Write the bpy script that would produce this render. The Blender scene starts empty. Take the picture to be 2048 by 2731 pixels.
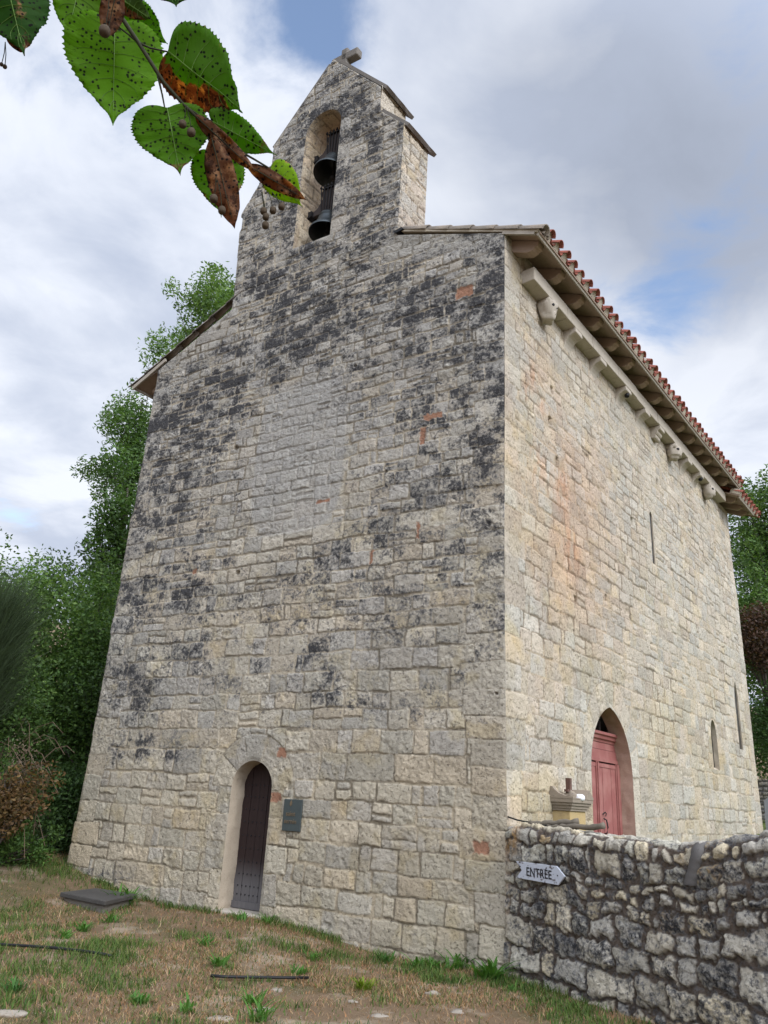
import bpy, math, random
import numpy as np
from mathutils import Vector, Matrix
random.seed(7); RNG = np.random.default_rng(11)
scene = bpy.context.scene
COL = scene.collection
rad = math.radians

# ------------------------------------------------------------------ camera
PITCH, ROLL, FPX, CAMH = rad(20.5), rad(3.36), 2050.0, 1.7
LRv = np.array([1., 0, 0]); LUv = np.array([0, -math.sin(PITCH), math.cos(PITCH)]); FWv = np.array([0, math.cos(PITCH), math.sin(PITCH)])
XC = math.cos(ROLL)*LRv + math.sin(ROLL)*LUv
YC = -math.sin(ROLL)*LRv + math.cos(ROLL)*LUv
cam_d = bpy.data.cameras.new('camera'); cam = bpy.data.objects.new('camera', cam_d); COL.objects.link(cam)
cam.matrix_world = Matrix(((XC[0], YC[0], -FWv[0], 0), (XC[1], YC[1], -FWv[1], 0), (XC[2], YC[2], -FWv[2], CAMH), (0, 0, 0, 1)))
cam_d.sensor_fit = 'HORIZONTAL'; cam_d.sensor_width = 36; cam_d.lens = 36*FPX/2048
cam_d.clip_start = .05; cam_d.clip_end = 3000
scene.camera = cam

# ------------------------------------------------------------------ world and light
SUN_DIR = Vector((.50, -.62, .60)).normalized()          # towards the veiled sun, behind the camera to the right
w = bpy.data.worlds.new('World'); scene.world = w; w.use_nodes = True
nt = w.node_tree; nt.nodes.clear()
def wn(t, **k):
    n = nt.nodes.new(t)
    for a, b in k.items(): setattr(n, a, b)
    return n
def wmath(op, a, b=None, c=None, clamp=False):
    n = wn('ShaderNodeMath', operation=op, use_clamp=clamp)
    for i, x in enumerate((a, b, c)):
        if x is None: continue
        if isinstance(x, (int, float)): n.inputs[i].default_value = x
        else: nt.links.new(x, n.inputs[i])
    return n.outputs[0]
def wmix(f, a, b):
    n = wn('ShaderNodeMix', data_type='RGBA')
    for s, x in ((0, f), (6, a), (7, b)):
        if isinstance(x, (int, float)): n.inputs[s].default_value = x
        elif isinstance(x, tuple): n.inputs[s].default_value = (*x, 1)
        else: nt.links.new(x, n.inputs[s])
    return n.outputs[2]
sky = wn('ShaderNodeTexSky', sky_type='NISHITA', sun_disc=False)
sky.sun_elevation = math.asin(SUN_DIR.z); sky.sun_rotation = math.atan2(SUN_DIR.x, SUN_DIR.y)
tc = wn('ShaderNodeTexCoord'); sep = wn('ShaderNodeSeparateXYZ'); nt.links.new(tc.outputs['Generated'], sep.inputs[0])
zz = wmath('MAXIMUM', wmath('ADD', sep.outputs[2], .14), .05)
comb = wn('ShaderNodeCombineXYZ')
nt.links.new(wmath('DIVIDE', sep.outputs[0], zz), comb.inputs[0]); nt.links.new(wmath('DIVIDE', sep.outputs[1], zz), comb.inputs[1])
def wnoise(scale, detail, rough, dist=0.0, off=(0, 0, 0)):
    mp = wn('ShaderNodeMapping'); mp.inputs['Location'].default_value = off
    nt.links.new(comb.outputs[0], mp.inputs[0])
    n = wn('ShaderNodeTexNoise'); n.inputs['Scale'].default_value = scale; n.inputs['Detail'].default_value = detail
    n.inputs['Roughness'].default_value = rough; n.inputs['Distortion'].default_value = dist
    nt.links.new(mp.outputs[0], n.inputs[0]); return n.outputs[0]
big = wnoise(1.5, 7, .55, .25, (3.1, 1.7, 0)); fine = wnoise(4.5, 8, .6, .35, (.4, 9.2, 0)); shade = wnoise(1.9, 6, .5, .3, (7.7, 2.2, 0))
def wblob(d, width, amp):                                     # a gap or thick place in the cloud deck
    v = wn('ShaderNodeVectorMath', operation='DOT_PRODUCT'); nt.links.new(tc.outputs['Generated'], v.inputs[0])
    v.inputs[1].default_value = Vector(d).normalized()
    a = wmath('MULTIPLY', wmath('SUBTRACT', 1.0, v.outputs['Value']), -1.0/(width*width))
    return wmath('MULTIPLY', wmath('EXPONENT', a), amp)
def pxdir(x, y): return (x-1024)*XC - (y-1365.5)*YC + FPX*FWv
cover = wmath('ADD', wmath('MULTIPLY', wmath('SUBTRACT', big, .5), 1.5), wmath('MULTIPLY', wmath('SUBTRACT', fine, .5), 1.5))
for (x, y, wd, am) in ((890, 70, .045, -.36), (780, 40, .06, -.16), (1740, 790, .04, -.32), (1850, 740, .03, -.26), (1600, 850, .035, -.16), (400, 880, .035, -.30), (960, 190, .045, -.20),
                       (200, 800, .16, .16), (1500, 300, .16, .14), (2000, 1050, .10, .12)):
    cover = wmath('ADD', cover, wblob(pxdir(x, y), wd, am))
cover = wmath('ADD', cover, wmath('MULTIPLY', wmath('POWER', wmath('SUBTRACT', 1.0, wmath('MAXIMUM', sep.outputs[2], 0.0)), 3.0), .55))
cov = wn('ShaderNodeMapRange', interpolation_type='SMOOTHSTEP'); nt.links.new(cover, cov.inputs[0])
cov.inputs[1].default_value = -.56; cov.inputs[2].default_value = -.02
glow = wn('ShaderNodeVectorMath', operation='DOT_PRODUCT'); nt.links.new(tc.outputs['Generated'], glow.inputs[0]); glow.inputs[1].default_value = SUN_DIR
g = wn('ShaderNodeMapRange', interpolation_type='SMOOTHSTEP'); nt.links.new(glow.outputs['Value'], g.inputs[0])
g.inputs[1].default_value = .15; g.inputs[2].default_value = 1.0; g.inputs[3].default_value = 1.0; g.inputs[4].default_value = 3.3  # unseen sky around the sun made stronger, added to light the walls
shr = wn('ShaderNodeMapRange', interpolation_type='SMOOTHSTEP'); nt.links.new(wmath('ADD', shade, wmath('MULTIPLY', wmath('SUBTRACT', fine, .5), .35)), shr.inputs[0]); shr.inputs[1].default_value = .33; shr.inputs[2].default_value = .66
sh2 = shr.outputs[0]
for (x, y, wd, am) in ((1960, 300, .12, -.75), (1750, 1000, .10, .35), (1640, 900, .08, .6), (1500, 1000, .1, .5), (1900, 560, .09, -.3), (1550, 430, .10, -.25), (150, 700, .16, .05), (250, 1100, .12, .15), (400, 450, .1, -.2)):
    sh2 = wmath('ADD', sh2, wblob(pxdir(x, y), wd, am))
sh2 = wmath('MINIMUM', wmath('MAXIMUM', sh2, 0.0), 1.15)
cloud = wmix(sh2, (4.15, 4.65, 5.75), (6.9, 7.25, 8.0))
bluesky = wn('ShaderNodeVectorMath', operation='MULTIPLY'); nt.links.new(sky.outputs[0], bluesky.inputs[0]); bluesky.inputs[1].default_value = (2.3, 2.15, 2.05)
dk = wblob(pxdir(1960, 330), .15, .19)
for (x, y, wd, am) in ((1500, 420, .13, .10), (2000, 700, .10, .10), (1300, 250, .12, .05)): dk = wmath('ADD', dk, wblob(pxdir(x, y), wd, am))
dkv = wn('ShaderNodeVectorMath', operation='SCALE'); nt.links.new(cloud, dkv.inputs[0]); nt.links.new(wmath('SUBTRACT', 1.0, wmath('MULTIPLY', dk, wmath('ADD', .45, fine))), dkv.inputs['Scale'])
cloud = dkv.outputs[0]
mixed = wmix(cov.outputs[0], bluesky.outputs[0], cloud)
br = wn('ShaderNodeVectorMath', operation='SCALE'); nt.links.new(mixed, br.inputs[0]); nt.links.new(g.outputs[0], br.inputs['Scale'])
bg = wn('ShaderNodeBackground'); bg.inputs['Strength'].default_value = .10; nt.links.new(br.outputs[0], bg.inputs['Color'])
wo = wn('ShaderNodeOutputWorld'); nt.links.new(bg.outputs[0], wo.inputs[0])
sun_d = bpy.data.lights.new('sun', 'SUN'); sun_d.energy = 1.3; sun_d.angle = rad(24); sun_d.color = (1, .98, .95)
sun = bpy.data.objects.new('sun', sun_d); COL.objects.link(sun); sun.rotation_euler = SUN_DIR.to_track_quat('Z', 'Y').to_euler()
scene.view_settings.view_transform = 'Standard'; scene.view_settings.look = 'None'
scene.view_settings.exposure = 0.45; scene.view_settings.gamma = 1.0
try: scene.view_settings.use_curve_mapping = False
except Exception: pass

# ------------------------------------------------------------------ frames of the place
C = np.array([1.601, 9.560, 0.0])                 # foot of the near corner
F = np.array([-.8467, .5321, 0]); R = np.array([.6203, .7844, 0])      # along the front, along the side
NF = np.array([.5321, .8467, 0])                  # into the front wall
NR = np.array([.7844, -.6203, 0])                 # out of the side wall
W = np.array([.5393, -.8421, 0]); NW = np.array([-.8421, -.5393, 0])   # boundary wall, and its outer normal
Z = np.array([0, 0, 1.])
S = -F/.994                                       # across the roof, in the plane of the front
def FP(u, v, o=0.): return C + np.multiply.outer(u, F) + np.multiply.outer(v, Z) + np.multiply.outer(o, NF)
def BP(u, v, t=0.): return C + np.multiply.outer(u, F) + np.multiply.outer(v, Z) + np.multiply.outer(t, R)
def RP(u, v, o=0.): return C + np.multiply.outer(u, R) + np.multiply.outer(v, Z) + np.multiply.outer(o, NR)
def SP(b, off, v): return C + np.multiply.outer(b, R) + np.multiply.outer(off, S) + np.multiply.outer(v, Z)
def WP(s, v, o=0.): return C + np.multiply.outer(s, W) + np.multiply.outer(v, Z) + np.multiply.outer(o, NW)

# ------------------------------------------------------------------ numpy noise
_T = {}
def vn(x, y, s):
    if s not in _T: _T[s] = np.random.default_rng(1000+s).random((256, 256)).astype(np.float32)
    T = _T[s]; xi = np.floor(x).astype(np.int64); yi = np.floor(y).astype(np.int64)
    fx = x-xi; fy = y-yi; fx = fx*fx*(3-2*fx); fy = fy*fy*(3-2*fy)
    a = T[xi & 255, yi & 255]; b = T[(xi+1) & 255, yi & 255]; c = T[xi & 255, (yi+1) & 255]; d = T[(xi+1) & 255, (yi+1) & 255]
    return (a*(1-fx)+b*fx)*(1-fy) + (c*(1-fx)+d*fx)*fy
def fbm(x, y, s, o=4, g=.5):
    r = 0; a = 1; t = 0
    for i in range(o): r = r + a*vn(x*2**i+i*17.3, y*2**i+i*5.1, s+i); t += a; a *= g
    return r/t
def sst(a, b, x): t = np.clip((x-a)/(b-a), 0, 1); return t*t*(3-2*t)

# ------------------------------------------------------------------ mesh helpers
def setp(o, label=None, cat=None, group=None, kind=None):
    if label: o['label'] = label
    if cat: o['category'] = cat
    if group: o['group'] = group
    if kind: o['kind'] = kind
    return o
def empty(name, loc, label, cat, group=None):
    o = bpy.data.objects.new(name, None); o.location = loc; o.empty_display_size = .3; COL.objects.link(o)
    return setp(o, label, cat, group)
def adopt(o, parent):
    o.parent = parent
    m = Matrix.Translation(parent.location)
    p = parent.parent
    o.matrix_parent_inverse = Matrix.Translation(-Vector(parent.location)) if p is None else Matrix.Identity(4)
def mesh(name, V, Fc, mat, parent=None, col=None, val=None, smooth=False):
    """V (n,3) world coordinates; Fc list of tuples or an (m,k) int array"""
    V = np.asarray(V, dtype=np.float64).reshape(-1, 3)
    me = bpy.data.meshes.new(name)
    if isinstance(Fc, np.ndarray):
        m, k = Fc.shape
        me.vertices.add(len(V)); me.vertices.foreach_set('co', V.astype(np.float32).ravel())
        me.loops.add(m*k); me.loops.foreach_set('vertex_index', Fc.astype(np.int32).ravel())
        me.polygons.add(m); me.polygons.foreach_set('loop_start', np.arange(0, m*k, k, dtype=np.int32))
        me.polygons.foreach_set('loop_total', np.full(m, k, dtype=np.int32))
        me.update(calc_edges=True)
    else:
        me.from_pydata([tuple(v) for v in V], [], [tuple(int(i) for i in f) for f in Fc]); me.update()
    if col is not None:
        a = me.attributes.new('col', 'FLOAT_COLOR', 'POINT'); c4 = np.ones((len(V), 4), np.float32); c4[:, :3] = col
        a.data.foreach_set('color', c4.ravel())
    if val is not None:
        a = me.attributes.new('wear', 'FLOAT', 'POINT'); a.data.foreach_set('value', np.asarray(val, np.float32).ravel())
    if smooth: me.polygons.foreach_set('use_smooth', np.ones(len(me.polygons), dtype=bool))
    if isinstance(mat, (list, tuple)):
        for x in mat: me.materials.append(x)
    else: me.materials.append(mat)
    o = bpy.data.objects.new(name, me); COL.objects.link(o)
    if parent is not None: adopt(o, parent)
    return o
class MB:
    def __init__(s): s.v = []; s.f = []; s.n = 0; s.c = []
    def add(s, V, Fc, c=None):
        V = np.asarray(V, float).reshape(-1, 3); s.v.append(V)
        s.f += [tuple(i+s.n for i in f) for f in Fc]; s.n += len(V)
        s.c.append(np.tile(np.array(c if c is not None else (1, 1, 1), float), (len(V), 1)))
    def build(s, name, mat, parent=None, smooth=False, usecol=False):
        return mesh(name, np.vstack(s.v), s.f, mat, parent, np.vstack(s.c) if usecol else None, smooth=smooth)
def box(o, a, b, c):
    """a corner and three edge vectors"""
    o, a, b, c = (np.asarray(x, float) for x in (o, a, b, c))
    V = [o, o+a, o+a+b, o+b, o+c, o+a+c, o+a+b+c, o+b+c]
    return np.array(V), [(0, 3, 2, 1), (4, 5, 6, 7), (0, 1, 5, 4), (1, 2, 6, 5), (2, 3, 7, 6), (3, 0, 4, 7)]
def prism(P2, o, ax, ay, ext):
    P = np.array([np.asarray(o, float)+p[0]*np.asarray(ax)+p[1]*np.asarray(ay) for p in P2]); n = len(P)
    V = np.vstack([P, P+np.asarray(ext)])
    return V, [tuple(range(n))[::-1], tuple(range(n, 2*n))] + [(i, (i+1) % n, n+(i+1) % n, n+i) for i in range(n)]
def tube(pts, r, k=6, cap=True):
    pts = np.asarray(pts, float); n = len(pts); rr = np.broadcast_to(np.asarray(r, float), (n,))
    V = []; Fc = []
    for i in range(n):
        t = pts[min(i+1, n-1)]-pts[max(i-1, 0)]; t = t/(np.linalg.norm(t)+1e-9)
        a = np.cross(t, Z if abs(t[2]) < .9 else np.array([1., 0, 0])); a /= np.linalg.norm(a); b = np.cross(t, a)
        for j in range(k):
            q = 2*math.pi*j/k; V.append(pts[i]+rr[i]*(math.cos(q)*a+math.sin(q)*b))
    for i in range(n-1):
        for j in range(k): Fc.append((i*k+j, i*k+(j+1) % k, (i+1)*k+(j+1) % k, (i+1)*k+j))
    if cap: Fc += [tuple(range(k))[::-1], tuple(range((n-1)*k, n*k))]
    return np.array(V), Fc
def lathe(prof, o, k=24, axis=None):
    """prof: (r, z) list, about the vertical"""
    V = []; Fc = []
    for r, z in prof:
        for j in range(k): q = 2*math.pi*j/k; V.append((o[0]+r*math.cos(q), o[1]+r*math.sin(q), o[2]+z))
    for i in range(len(prof)-1):
        for j in range(k): Fc.append((i*k+j, i*k+(j+1) % k, (i+1)*k+(j+1) % k, (i+1)*k+j))
    return np.array(V), Fc
def rock(c, r, seed, n=10, m=14, amp=.3):
    """lumpy closed stone; r = three semi-axes as vectors or floats"""
    V = []; Fc = []
    rs = np.random.default_rng(seed); ph = rs.random(12)*6.28; fr = rs.integers(1, 4, 12)
    for i in range(n+1):
        t = math.pi*i/n
        for j in range(m):
            p = 2*math.pi*j/m
            d = np.array([math.sin(t)*math.cos(p), math.sin(t)*math.sin(p), math.cos(t)])
            q = 1+amp*sum(math.sin(fr[k]*2.2*d[k % 3]*2+ph[k]) for k in range(6))/4
            d = np.sign(d)*np.abs(d)**.8
            V.append(np.asarray(c)+d*q*np.asarray(r))
    for i in range(n):
        for j in range(m): Fc.append((i*m+j, i*m+(j+1) % m, (i+1)*m+(j+1) % m, (i+1)*m+j))
    return np.array(V), Fc

# ------------------------------------------------------------------ materials
class NM:
    def __init__(s, name, rough=.9, spec=.25):
        s.m = bpy.data.materials.new(name); s.m.use_nodes = True; s.t = s.m.node_tree; s.t.nodes.clear()
        s.out = s.n('ShaderNodeOutputMaterial'); s.b = s.n('ShaderNodeBsdfPrincipled'); s.l(s.b.outputs[0], s.out.inputs[0])
        s.b.inputs['Roughness'].default_value = rough; s.b.inputs['Specular IOR Level'].default_value = spec
        s.pos = s.n('ShaderNodeNewGeometry').outputs['Position']
    def n(s, t, **k):
        x = s.t.nodes.new(t)
        for a, b in k.items(): setattr(x, a, b)
        return x
    def l(s, a, b): s.t.links.new(a, b)
    def put(s, sock, x):
        if isinstance(x, (int, float)): sock.default_value = x
        elif isinstance(x, tuple): sock.default_value = (*x, 1) if len(x) == 3 and sock.type == 'RGBA' else x
        else: s.l(x, sock)
    def math(s, op, a, b=0.0, c=None, clamp=False):
        x = s.n('ShaderNodeMath', operation=op, use_clamp=clamp); s.put(x.inputs[0], a); s.put(x.inputs[1], b)
        if c is not None: s.put(x.inputs[2], c)
        return x.outputs[0]
    def mix(s, f, a, b, mode='MIX'):
        x = s.n('ShaderNodeMix', data_type='RGBA', blend_type=mode); s.put(x.inputs[0], f); s.put(x.inputs[6], a); s.put(x.inputs[7], b); return x.outputs[2]
    def noise(s, scale, detail=4, rough=.55, vec=None, stretch=None, dist=0.0):
        v = vec if vec is not None else s.pos
        if stretch: mp = s.n('ShaderNodeMapping'); mp.inputs['Scale'].default_value = stretch; s.l(v, mp.inputs[0]); v = mp.outputs[0]
        x = s.n('ShaderNodeTexNoise'); x.inputs['Scale'].default_value = scale; x.inputs['Detail'].default_value = detail
        x.inputs['Roughness'].default_value = rough; x.inputs['Distortion'].default_value = dist; s.l(v, x.inputs['Vector']); return x.outputs[0]
    def vor(s, scale, vec=None, feat='F1', rnd=1.0):
        x = s.n('ShaderNodeTexVoronoi', feature=feat); x.inputs['Scale'].default_value = scale; x.inputs['Randomness'].default_value = rnd
        s.l(vec if vec is not None else s.pos, x.inputs['Vector']); return x
    def ramp(s, x, a, b, lo=0.0, hi=1.0):
        r = s.n('ShaderNodeMapRange', interpolation_type='SMOOTHSTEP'); s.put(r.inputs[0], x)
        for i, q in ((1, a), (2, b), (3, lo), (4, hi)): s.put(r.inputs[i], q)
        return r.outputs[0]
    def attr(s, name):
        x = s.n('ShaderNodeAttribute', attribute_name=name); return x
    def bump(s, h, strength=.5, dist=.01):
        x = s.n('ShaderNodeBump'); x.inputs['Strength'].default_value = strength; x.inputs['Distance'].default_value = dist
        s.l(h, x.inputs['Height']); s.l(x.outputs[0], s.b.inputs['Normal'])
    def base(s, x): s.put(s.b.inputs['Base Color'], x)

def stone_mat(name, dark=(.036, .036, .040), grey=(.160, .154, .146), fs=26., bump=.9, contrast=.8, PORE=.75):
    M = NM(name)
    col = M.attr('col').outputs['Color']; wear = M.attr('wear').outputs['Fac']
    nf = M.noise(fs, 6, .66); nm = M.noise(7., 5, .6); nc = M.noise(90., 3, .6)
    # crust of black lichen: the attribute says how much, the noise says where
    nb = M.noise(11., 8, .72, dist=.4)
    s1 = M.math('ADD', wear, M.math('MULTIPLY', M.math('SUBTRACT', nf, .5), 2.6*contrast))
    s1 = M.math('ADD', s1, M.math('MULTIPLY', M.math('SUBTRACT', nb, .5), 3.0*contrast))
    k1 = M.ramp(s1, .22, .66); k2 = M.ramp(s1, .54, .98)
    fleck = M.ramp(M.noise(52., 4, .7), .585, .65)
    base = M.mix(1.0, col, M.mix(nm, (.78, .77, .75), (1.20, 1.19, 1.16)), 'MULTIPLY')
    base = M.mix(M.ramp(nc, .5, .75), base, M.mix(1.0, base, (1.16, 1.15, 1.13), 'MULTIPLY'))
    pit = M.ramp(M.vor(34.).outputs['Distance'], .02, .28)
    pm = M.math('MULTIPLY', M.math('SUBTRACT', 1.0, pit), M.ramp(M.noise(11., 3), .46, .66))
    base = M.mix(M.math('MULTIPLY', pm, .6), base, M.mix(1.0, base, (.42, .39, .35), 'MULTIPLY'))
    sp = M.noise(33., 6, .72, dist=.6); pores = M.ramp(sp, .435, .35)
    base = M.mix(M.math('MULTIPLY', pores, PORE), base, M.mix(1.0, base, (.34, .32, .30), 'MULTIPLY'))
    base = M.mix(M.math('MULTIPLY', M.ramp(sp, .56, .68), .5), base, M.mix(1.0, base, (1.28, 1.27, 1.25), 'MULTIPLY'))
    c = M.mix(M.math('MULTIPLY', k1, .74), base, grey); c = M.mix(M.math('MULTIPLY', k2, .92), c, dark); c = M.mix(M.math('MULTIPLY', M.math('MULTIPLY', fleck, k1), .55), c, M.mix(1.0, base, (.95, .97, .99), 'MULTIPLY'))
    M.base(c)
    h = M.math('ADD', M.math('MULTIPLY', nf, .9), M.math('MULTIPLY', nc, .35)); h = M.math('SUBTRACT', h, M.math('MULTIPLY', pm, .8)); h = M.math('SUBTRACT', M.math('ADD', h, M.math('MULTIPLY', sp, .8)), M.math('MULTIPLY', pores, .5))
    M.bump(h, bump, .020)
    return M.m
STONE = stone_mat('weathered_limestone')
RUBBLE = stone_mat('rubble_stone', dark=(.03, .03, .034), grey=(.13, .13, .135), fs=30., bump=.9)
def plain_stone(name, c1, c2, stain=(.12, .11, .1), amt=.3, fs=14.):
    M = NM(name); a = M.noise(fs, 6, .62); b = M.noise(3.2, 4); d = M.noise(60, 3)
    c = M.mix(b, c1, c2); c = M.mix(M.math('MULTIPLY', M.ramp(a, .55, .75), amt), c, stain)
    c = M.mix(M.ramp(d, .5, .8), c, M.mix(1., c, (.8, .78, .75), 'MULTIPLY')); M.base(c)
    M.bump(M.math('ADD', a, M.math('MULTIPLY', d, .4)), .6, .01); return M.m
REVEAL = plain_stone('dressed_reveal_stone', (.40, .33, .25), (.47, .40, .31), (.25, .2, .15), .3)
CORNICE = plain_stone('cornice_limestone', (.46, .41, .345), (.40, .355, .29), (.15, .14, .12), .35)
COPING = plain_stone('dark_coping_stone', (.20, .18, .155), (.12, .11, .10), (.05, .05, .05), .6)
PINKR = plain_stone('pinkish_reveal', (.40, .27, .20), (.36, .25, .20), (.25, .17, .14), .3)
TERRA = None
def tile_mat(name, c1, c2, c3):
    M = NM(name, .85); a = M.noise(5., 4); b = M.noise(40., 4, .6)
    c = M.mix(a, c1, c2); c = M.mix(M.math('MULTIPLY', M.ramp(b, .5, .7), .5), c, c3); w_ = M.noise(1.7, 2, stretch=(2.2, 2.2, 2.2)); c = M.mix(1., c, M.mix(w_, (.55, .6, .62), (1.45, 1.4, 1.35)), 'MULTIPLY'); M.base(c); M.bump(b, .4, .006); return M.m
TILE = tile_mat('red_clay_tile', (.27, .085, .058), (.20, .062, .046), (.11, .055, .045))
TILEOLD = tile_mat('lichened_tile', (.17, .15, .13), (.30, .25, .20), (.06, .055, .055))
def wood_mat(name, c1, c2, st=(1, 1, 1), rough=.8, grain=30.):
    M = NM(name, rough); a = M.noise(grain, 5, .6, stretch=st); b = M.noise(2.5, 3)
    c = M.mix(a, c1, c2); c = M.mix(1., c, M.mix(b, (.8, .8, .8), (1.15, 1.15, 1.15)), 'MULTIPLY'); M.base(c); M.bump(a, .35, .004); return M.m
EAVEWOOD = wood_mat('weathered_eave_timber', (.24, .17, .13), (.38, .29, .23), (.5, .5, 3))
FASCIA = wood_mat('grey_fascia_board', (.27, .235, .19), (.40, .36, .30), (.5, .5, 3))
MORTAR = plain_stone('lime_mortar', (.45, .40, .31), (.38, .33, .26), (.2, .17, .13), .3)
GREYWOOD = wood_mat('dark_old_wood', (.03, .024, .022), (.075, .06, .055), (1, 1, .2))
def metal(name, c, rough=.5, met=.6, c2=None):
    M = NM(name, rough, .4); a = M.noise(18., 4); M.base(M.mix(a, c, c2 or tuple(x*.55 for x in c))); M.b.inputs['Metallic'].default_value = met; M.bump(a, .15, .004); return M.m
BRONZE = metal('dark_bronze', (.085, .10, .105), .42, .75, (.05, .058, .06))
IRON = metal('black_iron', (.025, .024, .026), .55, .5)
BLACKP = NM('black_plastic', .5); BLACKP.base((.012, .012, .013)); BLACKP = BLACKP.m

# ------------------------------------------------------------------ ground height
BASE_U = np.array([-30, -3, 0, .9, 1.65, 2.2, 2.8, 3.46, 4.33, 4.97, 5.9, 7.39, 9., 12., 30.])
BASE_Z = np.array([-.05, -.05, .0, -.03, -.01, .06, .13, .16, .13, .11, .16, .45, .60, .9, 1.6])
def ground_z(x, y):
    dx = np.asarray(x)-C[0]; dy = np.asarray(y)-C[1]
    det = F[0]*(-NF[1])-F[1]*(-NF[0])
    u = (dx*(-NF[1])-dy*(-NF[0]))/det; wv = (F[0]*dy-F[1]*dx)/det          # wv: metres in front of the facade
    b = np.interp(u, BASE_U, BASE_Z)
    z = np.where(wv > 0, b*np.clip(1-wv/8.5, 0, 1), b+np.clip(-wv, 0, 60)*np.where(u > 7, .06, .045))
    z = z + np.clip(u-9, 0, 100)*.10*np.clip(1-wv/20, .2, 1)
    z = z + .03*(fbm(np.asarray(x)*.9+50, np.asarray(y)*.9+50, 3, 3)-.5)
    far = np.hypot(x, y); z = z + np.clip(far-45, 0, 400)*.12
    return z

# ------------------------------------------------------------------ masonry: a relief of blocks with joints
def bounds(lo, hi, sizef, rng):
    b = [lo]
    while b[-1] < hi: b.append(b[-1]+sizef(b[-1], rng))
    return np.array(b)
CR = np.random.default_rng(5)
def fieldh(v, r):
    m = .29 if v < 2.6 else (.24 if v < 6.0 else .195)
    return m*r.uniform(.82, 1.2)
COURSES = bounds(-.6, 16.6, fieldh, CR)
QUOINS = bounds(-.55, 16.6, lambda v, r: r.uniform(.28, .38), CR)
QLEN = CR.uniform(.30, .62, len(QUOINS))
class Blocks:
    def __init__(s, courses, u0, u1, asp, seed):
        r = np.random.default_rng(seed); s.cb = courses; fl = []; 
        for i in range(len(courses)-1):
            h = courses[i+1]-courses[i]; b = [u0-r.uniform(0, .5)]
            while b[-1] < u1+.8: b.append(b[-1]+h*r.uniform(*asp)*(1 if r.random() > .12 else .45))
            fl.append(np.array(b)+1000*i)
        s.start = np.concatenate(fl); s.nid = len(s.start); q = np.random.default_rng(seed+1)
        s.sp = q.random(s.nid) < .10; s.fr = q.uniform(.38, .62, s.nid); s.m = q.random((4, s.nid))**2.6*.022
    def look(s, U, V):
        ci = np.clip(np.searchsorted(s.cb, V)-1, 0, len(s.cb)-2)
        k = np.clip(np.searchsorted(s.start, U+1000.*ci)-1, 0, s.nid-2)
        u0 = s.start[k]-1000.*ci; u1 = s.start[k+1]-1000.*ci
        u1 = np.where(np.abs(u1-u0) > 5, u0+1, u1); v0 = s.cb[ci]; v1 = s.cb[ci+1]
        vm = v0+(v1-v0)*s.fr[k]; up = s.sp[k] & (V > vm); dn_ = s.sp[k] & ~up
        v0 = np.where(up, vm, v0); v1 = np.where(dn_, vm, v1)
        return np.where(up, k+50000, k), u0+s.m[0][k], u1-s.m[1][k], v0+s.m[2][k], v1-s.m[3][k]
def rbox(U, V, u0, u1, v0, v1, rr):
    hx = (u1-u0)/2; hy = (v1-v0)/2; rr = np.minimum(rr, np.minimum(hx, hy)*.9)
    qx = np.abs(U-(u0+u1)/2)-hx+rr; qy = np.abs(V-(v0+v1)/2)-hy+rr
    return -(np.hypot(np.maximum(qx, 0), np.maximum(qy, 0))+np.minimum(np.maximum(qx, qy), 0)-rr)
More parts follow.
